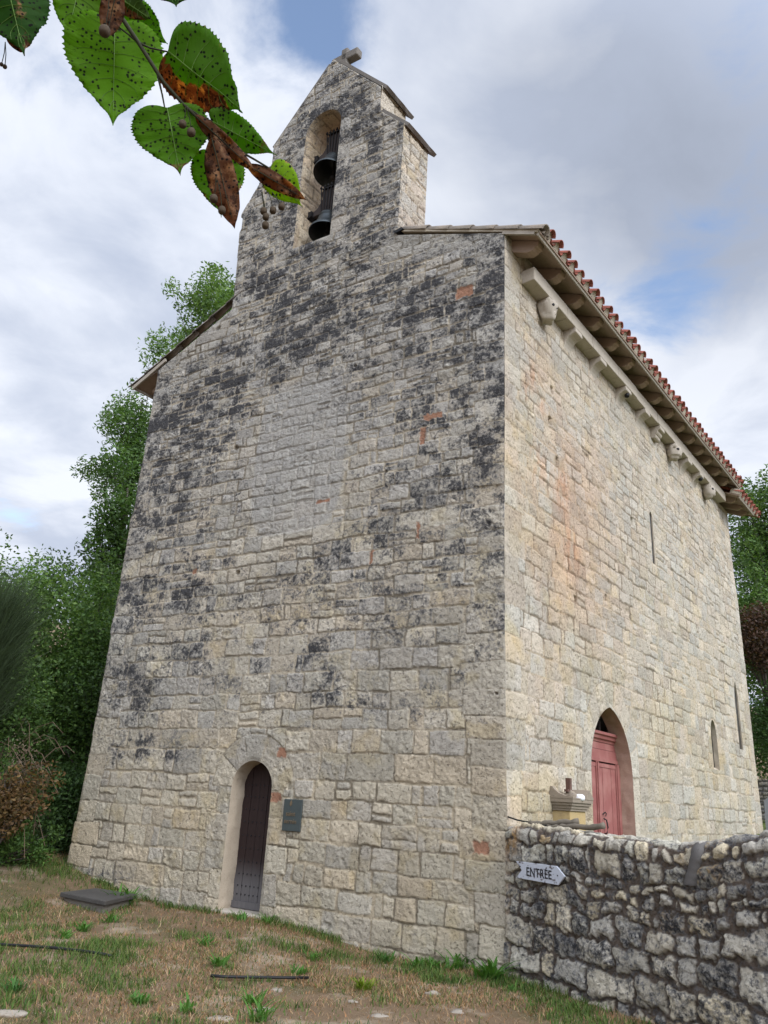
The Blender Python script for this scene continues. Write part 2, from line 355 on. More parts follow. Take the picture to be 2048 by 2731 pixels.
def masonry(U, V, blocks, seed, quoin=None, arches=(), jambs=(), pal=None, joint=(.002, .008), depth=.015, rough=.0085, mort=(.37, .305, .22), wob=.015):
    """heights (outwards), colours and a per-block random number for wall coordinates"""
    Uw = U+wob*2*(fbm(U*3.2, V*3.2, seed, 3)-.5)*2+.012*(vn(U*14, V*14, seed+9)-.5)
    Vw = V+wob*2*(fbm(U*2.6+31, V*3.2+7, seed+20, 3)-.5)*2+.012*(vn(U*14+5, V*14+8, seed+29)-.5)
    k, u0, u1, v0, v1 = blocks.look(Uw, Vw)
    key = k.astype(np.int64).copy(); u0 = u0.copy(); u1 = u1.copy(); v0 = v0.copy(); v1 = v1.copy()
    def override(msk, nu0, nu1, nv0, nv1, nk):
        u0[msk] = nu0[msk]; u1[msk] = nu1[msk]; v0[msk] = nv0[msk]; v1[msk] = nv1[msk]; key[msk] = nk[msk]
    cut = np.full(U.shape, 9.)
    if quoin is not None:
        lo, hi, qk = quoin
        qi = np.clip(np.searchsorted(QUOINS, Vw)-1, 0, len(QUOINS)-2)
        q0, q1 = QUOINS[qi], QUOINS[qi+1]
        if lo is not None:
            L = QLEN[(qi+qk) % len(QLEN)]; m = Uw < lo+L
            override(m, np.full(U.shape, lo-.2), lo+L, q0, q1, 100000+qi); cut = np.where(m, cut, np.minimum(cut, Uw-lo-L))
        if hi is not None:
            L = QLEN[(qi+qk+1) % len(QLEN)]; m = Uw > hi-L
            override(m, hi-L, np.full(U.shape, hi+.3), q0, q1, 101000+qi); cut = np.where(m, cut, np.minimum(cut, hi-L-Uw))
    for (a, b, va, vb, jk) in jambs:                     # dressed blocks beside an opening between a and b
        qi = np.clip(((Vw-va)/((vb-va)/max(1, round((vb-va)/.36)))).astype(int), 0, 30); n = max(1, round((vb-va)/.36)); hh = (vb-va)/n
        rr = np.random.default_rng(jk); LL = rr.uniform(.20, .42, 64); inv = (Vw > va) & (Vw < vb)
        m = inv & (Uw < a) & (Uw > a-LL[qi]); override(m, a-LL[qi], np.full(U.shape, a+.1), va+qi*hh, va+(qi+1)*hh, 102000+jk*100+qi)
        m2 = inv & (Uw > b) & (Uw < b+LL[qi+30]); override(m2, np.full(U.shape, b-.1), b+LL[qi+30], va+qi*hh, va+(qi+1)*hh, 102050+jk*100+qi)
        cut = np.where(inv & ~m & (Uw < a), np.minimum(cut, a-LL[qi]-Uw), cut); cut = np.where(inv & ~m2 & (Uw > b), np.minimum(cut, Uw-b-LL[qi+30]), cut)
    rk = np.random.default_rng(seed+77); nr = 220000
    R1 = rk.random(nr).astype(np.float32); R2 = rk.random(nr).astype(np.float32); R3 = rk.random(nr).astype(np.float32); R4 = rk.random(nr).astype(np.float32)
    jm = joint[0]+(joint[1]-joint[0])*R2[key]**2
    d = rbox(Uw, Vw, u0, u1, v0, v1, .006+.04*R3[key]**3)
    d = np.minimum(d, cut)
    for (cx, cy, r0, r1, n, ak, ex, ey) in arches:        # voussoirs
        ax = (U-cx)/ex; ay = (V-cy)/ey; rr_ = np.hypot(ax, ay); an = np.arctan2(ay, ax); m = (V > cy) & (rr_ > r0) & (rr_ < r1)
        ai = np.clip((an/math.pi*n).astype(int), 0, n-1); key[m] = 150000+ak*50+ai[m]
        da = np.minimum(an-ai*math.pi/n, (ai+1)*math.pi/n-an)*rr_
        dv = np.minimum(da, np.minimum(r1-rr_, rr_-r0+.2)); d = np.where(m, dv, np.where(V > cy, np.minimum(d, np.abs(rr_-r1)), d))
    d = d-jm-.010*(fbm(U*22, V*22, seed+90, 3, .65)-.5)-.014*(fbm(U*9+60, V*9, seed+95, 2)-.5)
    blk = sst(-.002, .006, d); bulge = 1-np.exp(-np.maximum(d, 0)/.05)
    n1 = fbm(U*16, V*16, seed+40, 5, .72); n2 = fbm(U*26+3, V*26, seed+50, 3, .6); er = R4[key]
    off = (R1[key]-.5)*.018
    H = blk*(depth*.75+off+bulge*depth*.22)+blk*(n1-.5)*rough*(2.0+2.5*er)+(n2-.5)*rough*1.3+(1-blk)*(n1-.5)*.012
    chip = sst(.62, .80, fbm(U*5+9, V*5+4, seed+60, 4, .6))*er; H = H-blk*chip*.02
    if pal is None: pal = FRONTPAL
    P = np.array(pal)*1.03; ci = (R3[key]*17+R1[key]*29) % 1.0
    c = P[np.clip((ci*len(P)).astype(int), 0, len(P)-1)]*(.86+.28*R2[key])[..., None]
    n3 = fbm(U*2.2+70, V*2.2, seed+70, 4)
    c = c*(.86+.28*n3)[..., None]
    yel = sst(.55, .75, fbm(U*3.1+20, V*3.1+90, seed+80, 4, .6)); c = c*(1-yel[..., None]*np.array([.0, .04, .15]))
    mo = np.array(mort)*((.8+.4*n1)*(.62+.55*sst(.40, .6, fbm(U*1.7+8, V*1.7, seed+97, 3))))[..., None]
    c = c*blk[..., None]+mo*(1-blk[..., None])
    return H, c, key, R1, blk, d
FRONTPAL = [(.42, .385, .32), (.39, .36, .31), (.45, .41, .34), (.385, .36, .305), (.415, .38, .315), (.375, .355, .315), (.43, .375, .295), (.40, .375, .335), (.415, .37, .30)]
SIDEPAL = [(.46, .41, .34), (.44, .405, .345), (.48, .43, .355), (.45, .39, .32), (.43, .405, .355), (.465, .405, .32), (.45, .415, .36)]
def grid_faces(nr, nc, keep=None):
    i = np.arange(nr-1)[:, None]*nc+np.arange(nc-1)[None, :]
    Q = np.stack([i, i+1, i+nc+1, i+nc], -1).reshape(-1, 4)
    return Q if keep is None else Q[keep.ravel()]
def compact(V, Q, *att):
    used = np.unique(Q); mp = np.full(len(V), -1, np.int64); mp[used] = np.arange(len(used))
    return V[used], mp[Q], [a[used] for a in att]
class Arch:
    """opening outline: jambs u0..u1 from v0 up to the springing vs, round or pointed head"""
    def __init__(s, u0, u1, v0, vs, top, pointed=False):
        s.u0, s.u1, s.v0, s.vs, s.top, s.p = u0, u1, v0, vs, top, pointed
        s.c = (u0+u1)/2; s.h = (u1-u0)/2
        if pointed:                                       # two arcs meeting at top
            t = top-vs; s.r = (s.h*s.h+t*t)/(2*s.h)
    def inside(s, U, V):
        b = (U > s.u0) & (U < s.u1) & (V > s.v0) & (V <= s.vs)
        if s.p:
            a = (V > s.vs) & (np.hypot(U-(s.u0+s.r), V-s.vs) < s.r) & (np.hypot(U-(s.u1-s.r), V-s.vs) < s.r)
        else: a = (V > s.vs) & (((U-s.c)/s.h)**2+((V-s.vs)/(s.top-s.vs))**2 < 1)
        return a | b
    def contour(s, n=24):
        """from the foot at u0 up, over and down to the foot at u1"""
        P = [(s.u0, v) for v in np.linspace(s.v0, s.vs, 12)]
        if s.p:
            t = s.top-s.vs; a1 = math.atan2(t, -(s.r-s.h))
            A = [(s.u0+s.r+s.r*math.cos(a), s.vs+s.r*math.sin(a)) for a in np.linspace(math.pi, a1, n)]
            P += A[1:]+[(2*s.c-x, y) for x, y in A[::-1][1:-1]]
        else: P += [(s.c+s.h*math.cos(a), s.vs+(s.top-s.vs)*math.sin(a)) for a in np.linspace(math.pi, 0, 2*n)][1:-1]
        return np.array(P+[(s.u1, v) for v in np.linspace(s.vs, s.v0, 12)])
    def dense(s):
        P = s.contour(); P = np.vstack([P, P[:1]]); out = []
        for a, b in zip(P[:-1], P[1:]):
            n = max(1, int(np.hypot(*(b-a))/.006)); out.append(a+(b-a)*np.linspace(0, 1, n, endpoint=False)[:, None])
        return np.vstack(out)
    def near(s, U, V, rng_=.09):
        """distance to the outline and closest outline point, for points within rng_"""
        D = np.full(U.shape, 9.); PU = U.copy(); PV = V.copy(); E = s.dense()
        m = (U > s.u0-rng_) & (U < s.u1+rng_) & (V > s.v0-rng_) & (V < s.top+rng_)
        idx = np.nonzero(m.ravel())[0]; u = U.ravel()[idx]; v = V.ravel()[idx]
        for k in range(0, len(idx), 4000):
            dd = np.hypot(u[k:k+4000, None]-E[None, :, 0], v[k:k+4000, None]-E[None, :, 1]); j = dd.argmin(1)
            D.ravel()[idx[k:k+4000]] = dd.min(1); PU.ravel()[idx[k:k+4000]] = E[j, 0]; PV.ravel()[idx[k:k+4000]] = E[j, 1]
        return D, PU, PV
def cut_openings(U, V, H, opens, step):
    """snap grid points to outlines, calm the relief there, and return kept faces"""
    nr, nc = U.shape; keep = np.ones((nr-1, nc-1), bool)
    for A in opens:
        D, PU, PV = A.near(U, V); Ins = A.inside(U, V)
        sn = D < step*.72; U = np.where(sn, PU, U); V = np.where(sn, PV, V)
        H = H*sst(0, .06, D)+.004*(1-sst(0, .06, D))
        cu = (U[:-1, :-1]+U[1:, 1:]+U[1:, :-1]+U[:-1, 1:])/4; cv = (V[:-1, :-1]+V[1:, 1:]+V[1:, :-1]+V[:-1, 1:])/4
        keep &= ~A.inside(cu, cv)
    return U, V, H, keep
def reveal(P, frame, A, d0, d1, mat, name, parent, seed=0, closed=True, depthvec=None):
    """the inner faces of an opening, from depth d0 to d1, lightly uneven"""
    c = A.contour(40); out = []
    seg = np.hypot(*np.diff(c, axis=0).T); L = np.concatenate([[0], np.cumsum(seg)])
    n = int(L[-1]/.03); t = np.linspace(0, L[-1], n); cu = np.interp(t, L, c[:, 0]); cv = np.interp(t, L, c[:, 1])
    m = 14; dd = np.linspace(d0, d1, m)
    UU, DD = np.meshgrid(t, dd, indexing='ij')
    uu = np.repeat(cu[:, None], m, 1); vv = np.repeat(cv[:, None], m, 1)
    k = sst(0, .08, np.abs(DD-d0)); q = (fbm(UU*7, DD*7+3, 300+seed, 3)-.5)*.03*k
    jt = np.abs((UU/.33+.4*vn(np.floor(UU/.33), DD*0, 310+seed)) % 1.0-.5); q = q-.006*k*(jt > .475)
    cx, cy = A.c, min(A.vs, cv.max()); nx = uu-cx; ny = np.maximum(vv-A.vs, 0); nn = np.hypot(nx, ny)+1e-6
    uu = uu+nx/nn*q; vv = vv+ny/nn*q
    Pt = P(uu.ravel(), vv.ravel(), DD.ravel())
    return mesh(name, Pt, grid_faces(n, m), mat, parent, smooth=True)
def frame_pick(P): return P

# ------------------------------------------------------------------ the chapel
chapel = empty('chapel', tuple(C), 'tall limestone chapel with bell gable, black lichen on its front and red tiled roof', 'chapel')
# outline of the front
RB = np.array([(-1., 0), (9.97, 0), (10.70, 1.955), (13.2, 1.955), (13.78, 2.48), (14.42, 2.52), (15.80, 3.70), (15.86, 3.74)])
LB = np.array([(-1., 7.41), (1., 7.40), (9.48, 7.40), (10.36, 5.62), (10.70, 5.62), (12.70, 5.71), (13.72, 5.10), (14.2, 5.10), (15.80, 3.82), (15.86, 3.76)])
SPLIT = 10.72
bellopen = Arch(3.40, 4.25, 11.27, 14.03, 14.48)
lowdoor = Arch(3.465, 4.20, .17, 1.76, 2.125)
STEP = .0128
fb = Blocks(COURSES, -1, 9, (1.05, 2.15), 21)
BLOBS = [  # u, v, su, sv, amount of black crust
 (5.9, 8.6, 1.3, .6, .42), (6.6, 7.8, .9, .6, .42), (5.3, 8.25, .9, .5, .30), (4.0, 9.6, 1.2, .9, .42), (2.76, 9.35, 1.3, .8, .36), (4.9, 10.4, .8, .9, .30),
 (1.1, 9.2, 1.0, .5, .26), (.38, 9.3, .5, .7, .30), (.4, 8.0, .7, .8, .34), (.3, 6.8, .5, .7, .40), (1.0, 8.2, 1.2, .8, .22), (.8, 6.75, .7, .4, .2), (.33, 5.26, .5, .35, .34),
 (6.0, 5.05, .9, .35, .48), (6.5, 4.85, .8, .5, .42), (6.6, 6.4, .8, .8, .2), (6.0, 7.2, .8, .7, .22), (5.0, 3.87, .5, .18, .5), (6.3, 3.45, .9, .45, .40), (6.3, 2.23, .7, .28, .58), (5.3, 2.2, .45, .25, .50), (6.5, 2.9, .5, .3, .3), (6.9, 3.9, .3, .6, .2),
 (3.09, 3.6, .3, .14, .40), (2.78, 2.98, .22, .14, .55), (2.08, 2.9, .28, .13, .62), (2.40, 3.16, .2, .12, .5), (2.74, 3.36, .25, .12, .45), (3.94, 3.47, .2, .12, .4), (3.4, 3.55, .3, .12, .3), (2.28, 5.53, .4, .2, .28), (2.3, 4.85, .3, .2, .26),
 (4.9, 13.3, .9, 1.2, .26), (3.2, 14.6, 1.0, .8, .34), (2.3, 12.7, .6, 1.2, .24), (2.0, 13.4, .5, .4, .3), (3.2, 11.0, 1.2, .6, .24), (4.9, 12.0, .5, .8, .16), (2.2, 11.5, .4, .5, .1),
 (3.69, 8.06, .9, .55, -.42), (4.43, 6.9, .75, .7, -.40), (3.25, 6.7, 1.0, .8, -.46), (3.5, 5.78, 1.0, .5, -.36), (4.4, 5.4, .7, .5, -.22), (1.6, 10.3, .55, .28, -.5), (.55, 9.93, .4, .22, -.4), (6.7, 9.75, .5, .25, -.5), (6.0, 10.05, .5, .28, -.5), (6.9, 9.35, .5, .2, -.3)]
BRICKS = [(.648, 9.11, .14, .10), (1.136, 7.06, .16, .045), (1.285, 6.76, .04, .13), (3.02, 5.99, .12, .02), (3.345, 2.25, .07, .06), (3.375, 1.655, .09, .055), (.285, 1.24, .10, .07), (5.58, 5.116, .05, .04), (1.30, 5.29, .02, .12), (2.05, 4.98, .02, .1)]
def wall_front(v0, v1, name, parent, opens, nc, step=STEP):
    vs = np.linspace(v0, v1, int((v1-v0)/step)+1)
    um = np.interp(vs, RB[:, 0], RB[:, 1]); uM = np.interp(vs, LB[:, 0], LB[:, 1])
    # each course of the left edge stands a little in or out, as worn quoins do
    qi = np.clip(np.searchsorted(QUOINS, vs)-1, 0, len(QUOINS)-2); rj = np.random.default_rng(8).uniform(-.028, .028, len(QUOINS))
    fl = np.minimum(np.abs(vs-QUOINS[qi]), np.abs(QUOINS[qi+1]-vs)); uM = uM+rj[qi]*sst(0, .03, fl)+.05*np.clip((2.-vs)/2, 0, 1)
    um = um+.010*(vn(vs*9, vs*0, 55)-.5)-.035*np.clip((4.6-vs)/3, 0, 1)*(um < .01)
    s = np.linspace(0, 1, nc)
    U = um[:, None]+(uM-um)[:, None]*s[None, :]; V = np.repeat(vs[:, None], nc, 1)
    H, c, key, R1, blk, d = masonry(U, V, fb, 100, mort=(.36, .315, .245), quoin=(0., 7.40, 0) if v0 < 9 else None,
        arches=[(3.832, 1.76, .36, .74, 5, 1, 1, 1.0)] if v0 < 9 else [(3.825, 14.03, .42, .72, 7, 2, 1, 1)],
        jambs=[(3.465, 4.20, -.05, 1.76, 3)] if v0 < 9 else [(3.40, 4.25, 11.27, 14.03, 4)])
    wear = np.full(U.shape, -.08)+.44*sst(1.0, 5.0, V)+.10*sst(4.0, 7.5, V)
    wb = U+.25*(fbm(U*1.5, V*1.5, 400, 3)-.5); vb = V+.25*(fbm(U*1.5+9, V*1.5, 410, 3)-.5)
    for (bu, bv, su, sv, am) in BLOBS: wear = wear+am*np.exp(-((wb-bu)/su)**2-((vb-bv)/sv)**2)
    rb = np.random.default_rng(5).random(220000)[key]
    reg = np.clip(wear, 0, .8)
    wear = np.where(wear > .50, .50+.45*(wear-.50), wear)+(.35+1.3*reg)*sst(1.0, 2.6, V)*2.0*(fbm(U*3.1+13, V*4.6+5, 450, 5, .66)-.5)+(.3+reg)*.45*(rb-.5)*sst(1.2, 2.8, V)
    wear = wear*(.52+.48*blk)+(1-blk)*-.08                                  # joints repointed, cleaner
    wear = wear+.34*np.exp(-((V-np.interp(U, BASE_U, BASE_Z))/.10)**2)*fbm(U*4, V*4, 430, 3)+.5*np.exp(-((U-6.4)/.7)**2-((V-.42)/.16)**2)
    # repaired field of smooth paler blocks
    rep = sst(.45, .55, np.exp(-((U-3.6)/1.0)**4-((V-6.9)/1.5)**4))
    c = c*(1-rep[..., None])+rep[..., None]*(c*.35+np.array([.36, .352, .335])*.65)
    top = sst(9.55, 9.7, V-.37*np.minimum(U, 7.4-U)*.9)*(V < 10.75); c = c*(1-top[..., None]*.6)+top[..., None]*.6*np.array([.45, .435, .39])
    up = sst(4.5, 8, V)[..., None]; c = c*(1-up*.55)+up*.55*(np.array([.345, .338, .325])*(c.mean(-1, keepdims=True)/.36)*blk[..., None]+c*(1-blk[..., None]))
    low = sst(3.2, 1.2, V)[..., None]; c = c*(1+low*np.array([.03, .0, -.06]))
    for (bu, bv, hw, hh) in BRICKS:
        m = sst(.012, -.006, np.maximum(np.abs(U-bu)-hw, np.abs(V-bv)-hh)+.075*(fbm(U*14, V*14, 440, 4, .65)-.5))
        c = c*(1-m[..., None])+m[..., None]*np.array([.32, .17, .11])*(.75+.5*fbm(U*25, V*25, 441, 2))[..., None]; wear = wear*(1-m)-m*.1
        H = H*(1-.6*m)
    for (bu, bv, r_) in ((.10, 3.0, .022), (3.3, 9.9, .05), (5.1, 9.0, .04), (2.6, 8.3, .03), (4.6, 5.0, .05), (1.9, 6.3, .03), (5.9, 10.02, .06), (5.0, 7.3, .06)):   # holes
        H = H-.09*sst(1., .55, np.hypot(U-bu, (V-bv)*1.1)/r_)
    fade = np.minimum(sst(0, .04, U-um[:, None]), sst(0, .04, uM[:, None]-U)); H = H*(.25+.75*fade)
    U, V, H, keep = cut_openings(U, V, H, opens, step)
    Pt = FP(U.ravel(), V.ravel(), -H.ravel())
    Vx, Q, (cc, ww) = compact(Pt, grid_faces(*U.shape, keep), c.reshape(-1, 3), wear.ravel())
    return mesh(name, Vx, Q, STONE, parent, cc, ww, smooth=True)
front = wall_front(-.35, SPLIT, 'front_wall', chapel, [lowdoor], 580)
gable = wall_front(SPLIT, 15.84, 'bell_gable', chapel, [bellopen], 300)
GT = .78                                                        # thickness of the bell gable
def strip_wall(P, au, bu, av, bv, name, parent, seed, off=0., wear0=.0, pal=None, step=.02, tint=None, blk=None, warm=None, wearf=None, quoin=None, opens=(), holes=(), arches=(), jambs=(), vtop=None, edge=True, mat=None, stepback=False, **kw):
    us = np.linspace(au, bu, max(2, int(abs(bu-au)/step)+1)); vs = np.linspace(av, bv, max(2, int((bv-av)/step)+1))
    V, U = np.meshgrid(vs, us, indexing='ij')
    H, c, key, R1, bl, d = masonry(U, V, blk or Blocks(COURSES, min(au, bu)-1, max(au, bu)+1, (1.05, 2.2), seed), seed, quoin=quoin, pal=pal, arches=arches, jambs=jambs, **kw)
    rb = np.random.default_rng(seed).random(220000)[key]
    wear = np.full(U.shape, wear0)+(rb-.5)*.16
    if wearf is not None: wear = wear+wearf(U, V, bl, rb)
    if tint is not None: c = tint(U, V, c, bl)
    for (hu, hv, hw, hh) in holes: H = H-.12*sst(1., .6, np.maximum(np.abs(U-hu)/hw, np.abs(V-hv)/hh))
    if edge: H = H*(.25+.75*np.minimum(sst(0, .04, np.abs(U-au)), sst(0, .04, np.abs(U-bu))))
    if stepback: H = H-.035*sst(NAVE, NAVE+.05, U)*sst(6.8, 7.8, V)
    U, V, H, keep = cut_openings(U, V, H, opens, step)
    if stepback: keep &= ~((U[:-1, :-1] > NAVE+.03) & (V[:-1, :-1] > 9.5))
    Pt = P(U.ravel(), V.ravel(), (off+H).ravel())
    Vx, Q, (cc, ww) = compact(Pt, grid_faces(*U.shape, keep), c.reshape(-1, 3), wear.ravel())
    return mesh(name, Vx, Q, mat or STONE, parent, cc, ww, smooth=True)
# right flank, back and top of the bell gable
def flank(t, v, o): return C+np.multiply.outer(1.955-o, F)+np.multiply.outer(v, Z)+np.multiply.outer(t, R)
strip_wall(flank, 0., GT, 10.3, 13.22, 'gable_flank', gable, 31, pal=SIDEPAL, wear0=.12, step=.02, wearf=lambda U, V, b, r: .35*np.exp(-U/.12))
def flank2(t, v, o): return C+np.multiply.outer(2.50-o, F)+np.multiply.outer(v, Z)+np.multiply.outer(t, R)
strip_wall(flank2, 0., GT, 13.6, 14.46, 'gable_flank', gable, 32, pal=SIDEPAL, wear0=.06, step=.02)
m = MB()
prof = [(1.955, 10.2), (1.955, 13.2), (2.48, 13.78), (2.50, 14.42), (3.70, 15.8), (3.80, 15.82), (5.10, 14.2), (5.10, 13.72), (5.71, 12.7), (5.62, 10.2)]
inner = bellopen.contour(24)
Pb = [tuple(BP(u, v, GT)) for u, v in prof]; Pi = [tuple(BP(u, v, GT)) for u, v in inner]
# back face: ring between the outline and the opening, fan-stitched by angle
def ang(p): return math.atan2(p[1]-12.8, p[0]-3.83)
oo = []; P2 = np.array(prof+prof[:1])
for a, b in zip(P2[:-1], P2[1:]):
    n = max(2, int(np.hypot(*(b-a))/.15)); oo += [tuple(a+(b-a)*k/n) for k in range(n)]
ii = []; P2 = np.array(list(inner)+[inner[0]])
for a, b in zip(P2[:-1], P2[1:]):
    n = max(1, int(np.hypot(*(b-a))/.15)); ii += [tuple(a+(b-a)*k/n) for k in range(n)]
oo.sort(key=ang); ii.sort(key=ang); no, ni = len(oo), len(ii)
Vb = [BP(u, v, GT) for u, v in oo]+[BP(u, v, GT) for u, v in ii]; Fb = []; i = j = 0
while i < no or j < ni:
    ao = ang(oo[(i+1) % no])+(2*math.pi if i+1 >= no else 0); ai = ang(ii[(j+1) % ni])+(2*math.pi if j+1 >= ni else 0)
    if j >= ni or (i < no and ao <= ai): Fb.append((i % no, (i+1) % no, no+j % ni)); i += 1
    else: Fb.append((i % no, no+(j+1) % ni, no+j % ni)); j += 1
m.add(Vb, Fb)
for k in (4, 5, 6, 7, 8): 
    a, b = prof[k], prof[k+1] if k+1 < len(prof) else prof[0]
    m.add([BP(*a, 0.02), BP(*b, 0.02), BP(*b, GT), BP(*a, GT)], [(0, 1, 2, 3)])
m.add([BP(1.955, 13.2, .02), BP(2.48, 13.78, .02), BP(2.48, 13.78, GT), BP(1.955, 13.2, GT)], [(0, 1, 2, 3)])
m.add([BP(2.5, 14.42, .02), BP(3.7, 15.8, .02), BP(3.7, 15.8, GT), BP(2.5, 14.42, GT)], [(0, 1, 2, 3)])
m.build('gable_back', COPING, gable)
# the soffit and jambs of the bell opening
c = bellopen.contour(40)
def bell_reveal():
    L = np.concatenate([[0], np.cumsum(np.hypot(*np.diff(c, axis=0).T))]); n = int(L[-1]/.025); t = np.linspace(0, L[-1], n)
    cu = np.interp(t, L, c[:, 0]); cv = np.interp(t, L, c[:, 1]); mm = 36; dd = np.linspace(-.004, GT, mm)
    T, D = np.meshgrid(t, dd, indexing='ij')
    bb = Blocks(bounds(0, L[-1]+1, lambda v, r: r.uniform(.24, .34), np.random.default_rng(3)), -1, 2, (1.0, 1.8), 77)
    H, cc, key, r1, bl, d = masonry(D+.3, T, bb, 650, pal=[(.44, .36, .26), (.47, .40, .30), (.42, .34, .25)])
    k = sst(0, .05, D); uu = cu[:, None]-((cu[:, None]-3.825)/.425)*H*k; vv = cv[:, None]-np.clip((cv[:, None]-14.03)/.45, 0, 1)*H*k
    wr = np.full(T.shape, .10)+.3*np.exp(-D/.10)
    mesh('opening_reveal', BP(uu.ravel(), vv.ravel(), D.ravel()), grid_faces(n, mm), STONE, gable, cc.reshape(-1, 3), wr.ravel(), smooth=True)
bell_reveal()
V_, F_ = box(BP(3.38, 11.12, .03), F*.89, R*(GT-.05), Z*.15); mesh('opening_sill', V_, F_, COPING, gable)
# coping slabs over the four slopes
def slab(a, b, th, name, over=.03, t0=-.03, t1=GT+.12, lip=.06):
    a = np.array(a, float); b = np.array(b, float); d = (b-a)/np.hypot(*(b-a)); n = np.array([-d[1], d[0]])
    if n[1] < 0: n = -n
    a = a-d*lip
    m_ = 9; rr = np.random.default_rng(int(abs(a[0])*1000)); T = np.linspace(t0, t1, m_); V = []; Fc = []
    for k, t in enumerate(T):
        jj = rr.uniform(-.012, .012, 4)
        for q, p in enumerate((a, b, b+n*th, a+n*th)): V.append(BP(p[0]+jj[q]*.6, p[1]+jj[q]*.6, t))
    for k in range(m_-1):
        for q in range(4): Fc.append((k*4+q, k*4+(q+1) % 4, (k+1)*4+(q+1) % 4, (k+1)*4+q))
    Fc += [(0, 1, 2, 3), (m_*4-1, m_*4-2, m_*4-3, m_*4-4)]
    return mesh(name, V, Fc, COPING, gable)
slab((1.955, 13.2), (2.50, 13.80), .07, 'coping_slab', lip=.09, t0=.02)
slab((2.50, 14.43), (3.66, 15.77), .07, 'coping_slab', lip=.10, t0=.02)
slab((5.71, 12.70), (5.12, 13.69), .06, 'coping_slab', lip=.03, t0=.03)
slab((5.10, 14.22), (3.84, 15.80), .06, 'coping_slab', lip=.03, t0=.03)
# cross on the summit
m = MB(); cc0 = lambda u, v, t: BP(u, v, t)
for (u0, u1, v0, v1, t0, t1) in ((3.62, 3.93, 15.72, 16.0, .22, .58), (3.70, 3.86, 15.98, 16.52, .31, .48), (3.44, 4.10, 16.17, 16.38, .31, .48)):
    V_, F_ = box(BP(u0, v0, t0), F*(u1-u0), R*(t1-t0), Z*(v1-v0)); m.add(V_, F_)
o = m.build('stone_cross', COPING, gable)
b_ = o.modifiers.new('bevel', 'BEVEL'); b_.width = .03; b_.segments = 2

# right side wall with its openings
reddoor = Arch(2.55, 4.17, .9, 2.25, 3.24, True)
slit = Arch(5.88, 6.03, 6.27, 7.26, 7.36, True)
lancet = Arch(8.80, 9.22, 2.66, 3.30, 3.66)
NAVE = 11.36
sbk = Blocks(COURSES, -1, 13, (1.0, 2.1), 41)
def side_tint(U, V, c, bl):
    n = fbm(U*.9+4, V*.6, 500, 4); n2 = fbm(U*1.6+40, V*1.1+3, 510, 4)
    pink = np.clip(1.35*sst(.40, .68, n)*np.exp(-((U-1.6)/2.2)**2-((V-6.0)/2.3)**2), 0, 1)
    och = np.clip(.9*sst(.42, .68, n2)*(np.exp(-((V-2.4)/2.2)**2)+.5*np.exp(-((U-.6)/.9)**2)), 0, 1)
    c = c*(1-pink[..., None]*np.array([.04, .16, .22])); c = c*(1-och[..., None]*np.array([.015, .065, .19]))
    red = np.zeros(U.shape)
    for (u_, v_, su, sv) in ((.92, 7.86, .18, .2), (.68, 7.58, .15, .22), (1.15, 7.55, .15, .2), (1.1, 6.46, .35, .35), (1.84, 6.3, .25, .5), (2.1, 5.4, .3, .4)):
        red = red+.5*np.exp(-((U-u_)/su)**2-((V-v_)/sv)**2)*sst(.36, .62, fbm(U*9, V*3.5, 520, 4))
    red = np.clip(red, 0, .62)[..., None]; c = c*(1-red)+red*np.array([.40, .24, .15])*(c/c.mean())
    grey = np.clip(sst(.5, .66, fbm(U*.8+70, V*.8+30, 530, 3)), 0, 1)[..., None]*.5*sst(2.5, 5, U)[..., None]; c = c*(1-grey)+grey*np.array([.46, .445, .41])*(.6+.8*c/.5)*.72
    return c
def side_wear(U, V, bl, rb):
    return -.16+.10*sst(7.5, 9.5, V)+.12*np.exp(-U/.15)*sst(2, 5, V)
CH1 = 12.40; chw = Arch(11.04, 11.36, 3.24, 4.3, 4.79, True)
side = strip_wall(RP, 0., CH1, .6, 9.98, 'side_wall', chapel, 60, pal=SIDEPAL, tint=side_tint, wearf=side_wear, quoin=(0., CH1, 1), step=.0165, stepback=True,
    opens=[reddoor, slit, lancet, chw], arches=[(3.36, 2.25, .80, 1.12, 9, 3, 1, 1.24), (9.01, 3.30, .2, .40, 5, 4, 1, 1)], jambs=[(2.55, 4.17, .9, 2.25, 5), (8.80, 9.22, 2.66, 3.3, 6)],
    holes=((1.54, 7.97, .05, .07), (1.45, 7.38, .05, .08), (1.69, 6.77, .06, .10), (4.87, 6.8, .07, .08), (7.9, 8.05, .06, .14), (6.5, 8.2, .05, .07), (3.4, 5.0, .05, .06), (2.2, 4.7, .05, .05), (7.2, 4.2, .05, .08)), blk=sbk, mort=(.40, .34, .26), depth=.011, rough=.007)
def RPi(u, v, d): return RP(u, v, -np.asarray(d))
reveal(RPi, None, reddoor, -.004, .26, PINKR, 'doorway_reveal', side, 1)
reveal(RPi, None, slit, -.004, .03, REVEAL, 'window_reveal', side, 2)
reveal(RPi, None, lancet, -.004, .10, REVEAL, 'window_reveal', side, 3)
DARKGLASS = NM('dark_leaded_glass', .25, .5); DARKGLASS.base((.012, .013, .014)); DARKGLASS = DARKGLASS.m
def pane(A, P, d, name, parent, mat, grow=.02):
    c_ = A.contour(20); ctr = c_.mean(0); c_ = ctr+(c_-ctr)*(1+grow)
    V = np.vstack([P(c_[:, 0], c_[:, 1], np.full(len(c_), d)), P(c_[:, 0], c_[:, 1], np.full(len(c_), d+.03))]); n = len(c_)
    return mesh(name, V, [tuple(range(n)), tuple(range(2*n-1, n-1, -1))]+[(i, (i+1) % n, n+(i+1) % n, n+i) for i in range(n)], mat, parent)
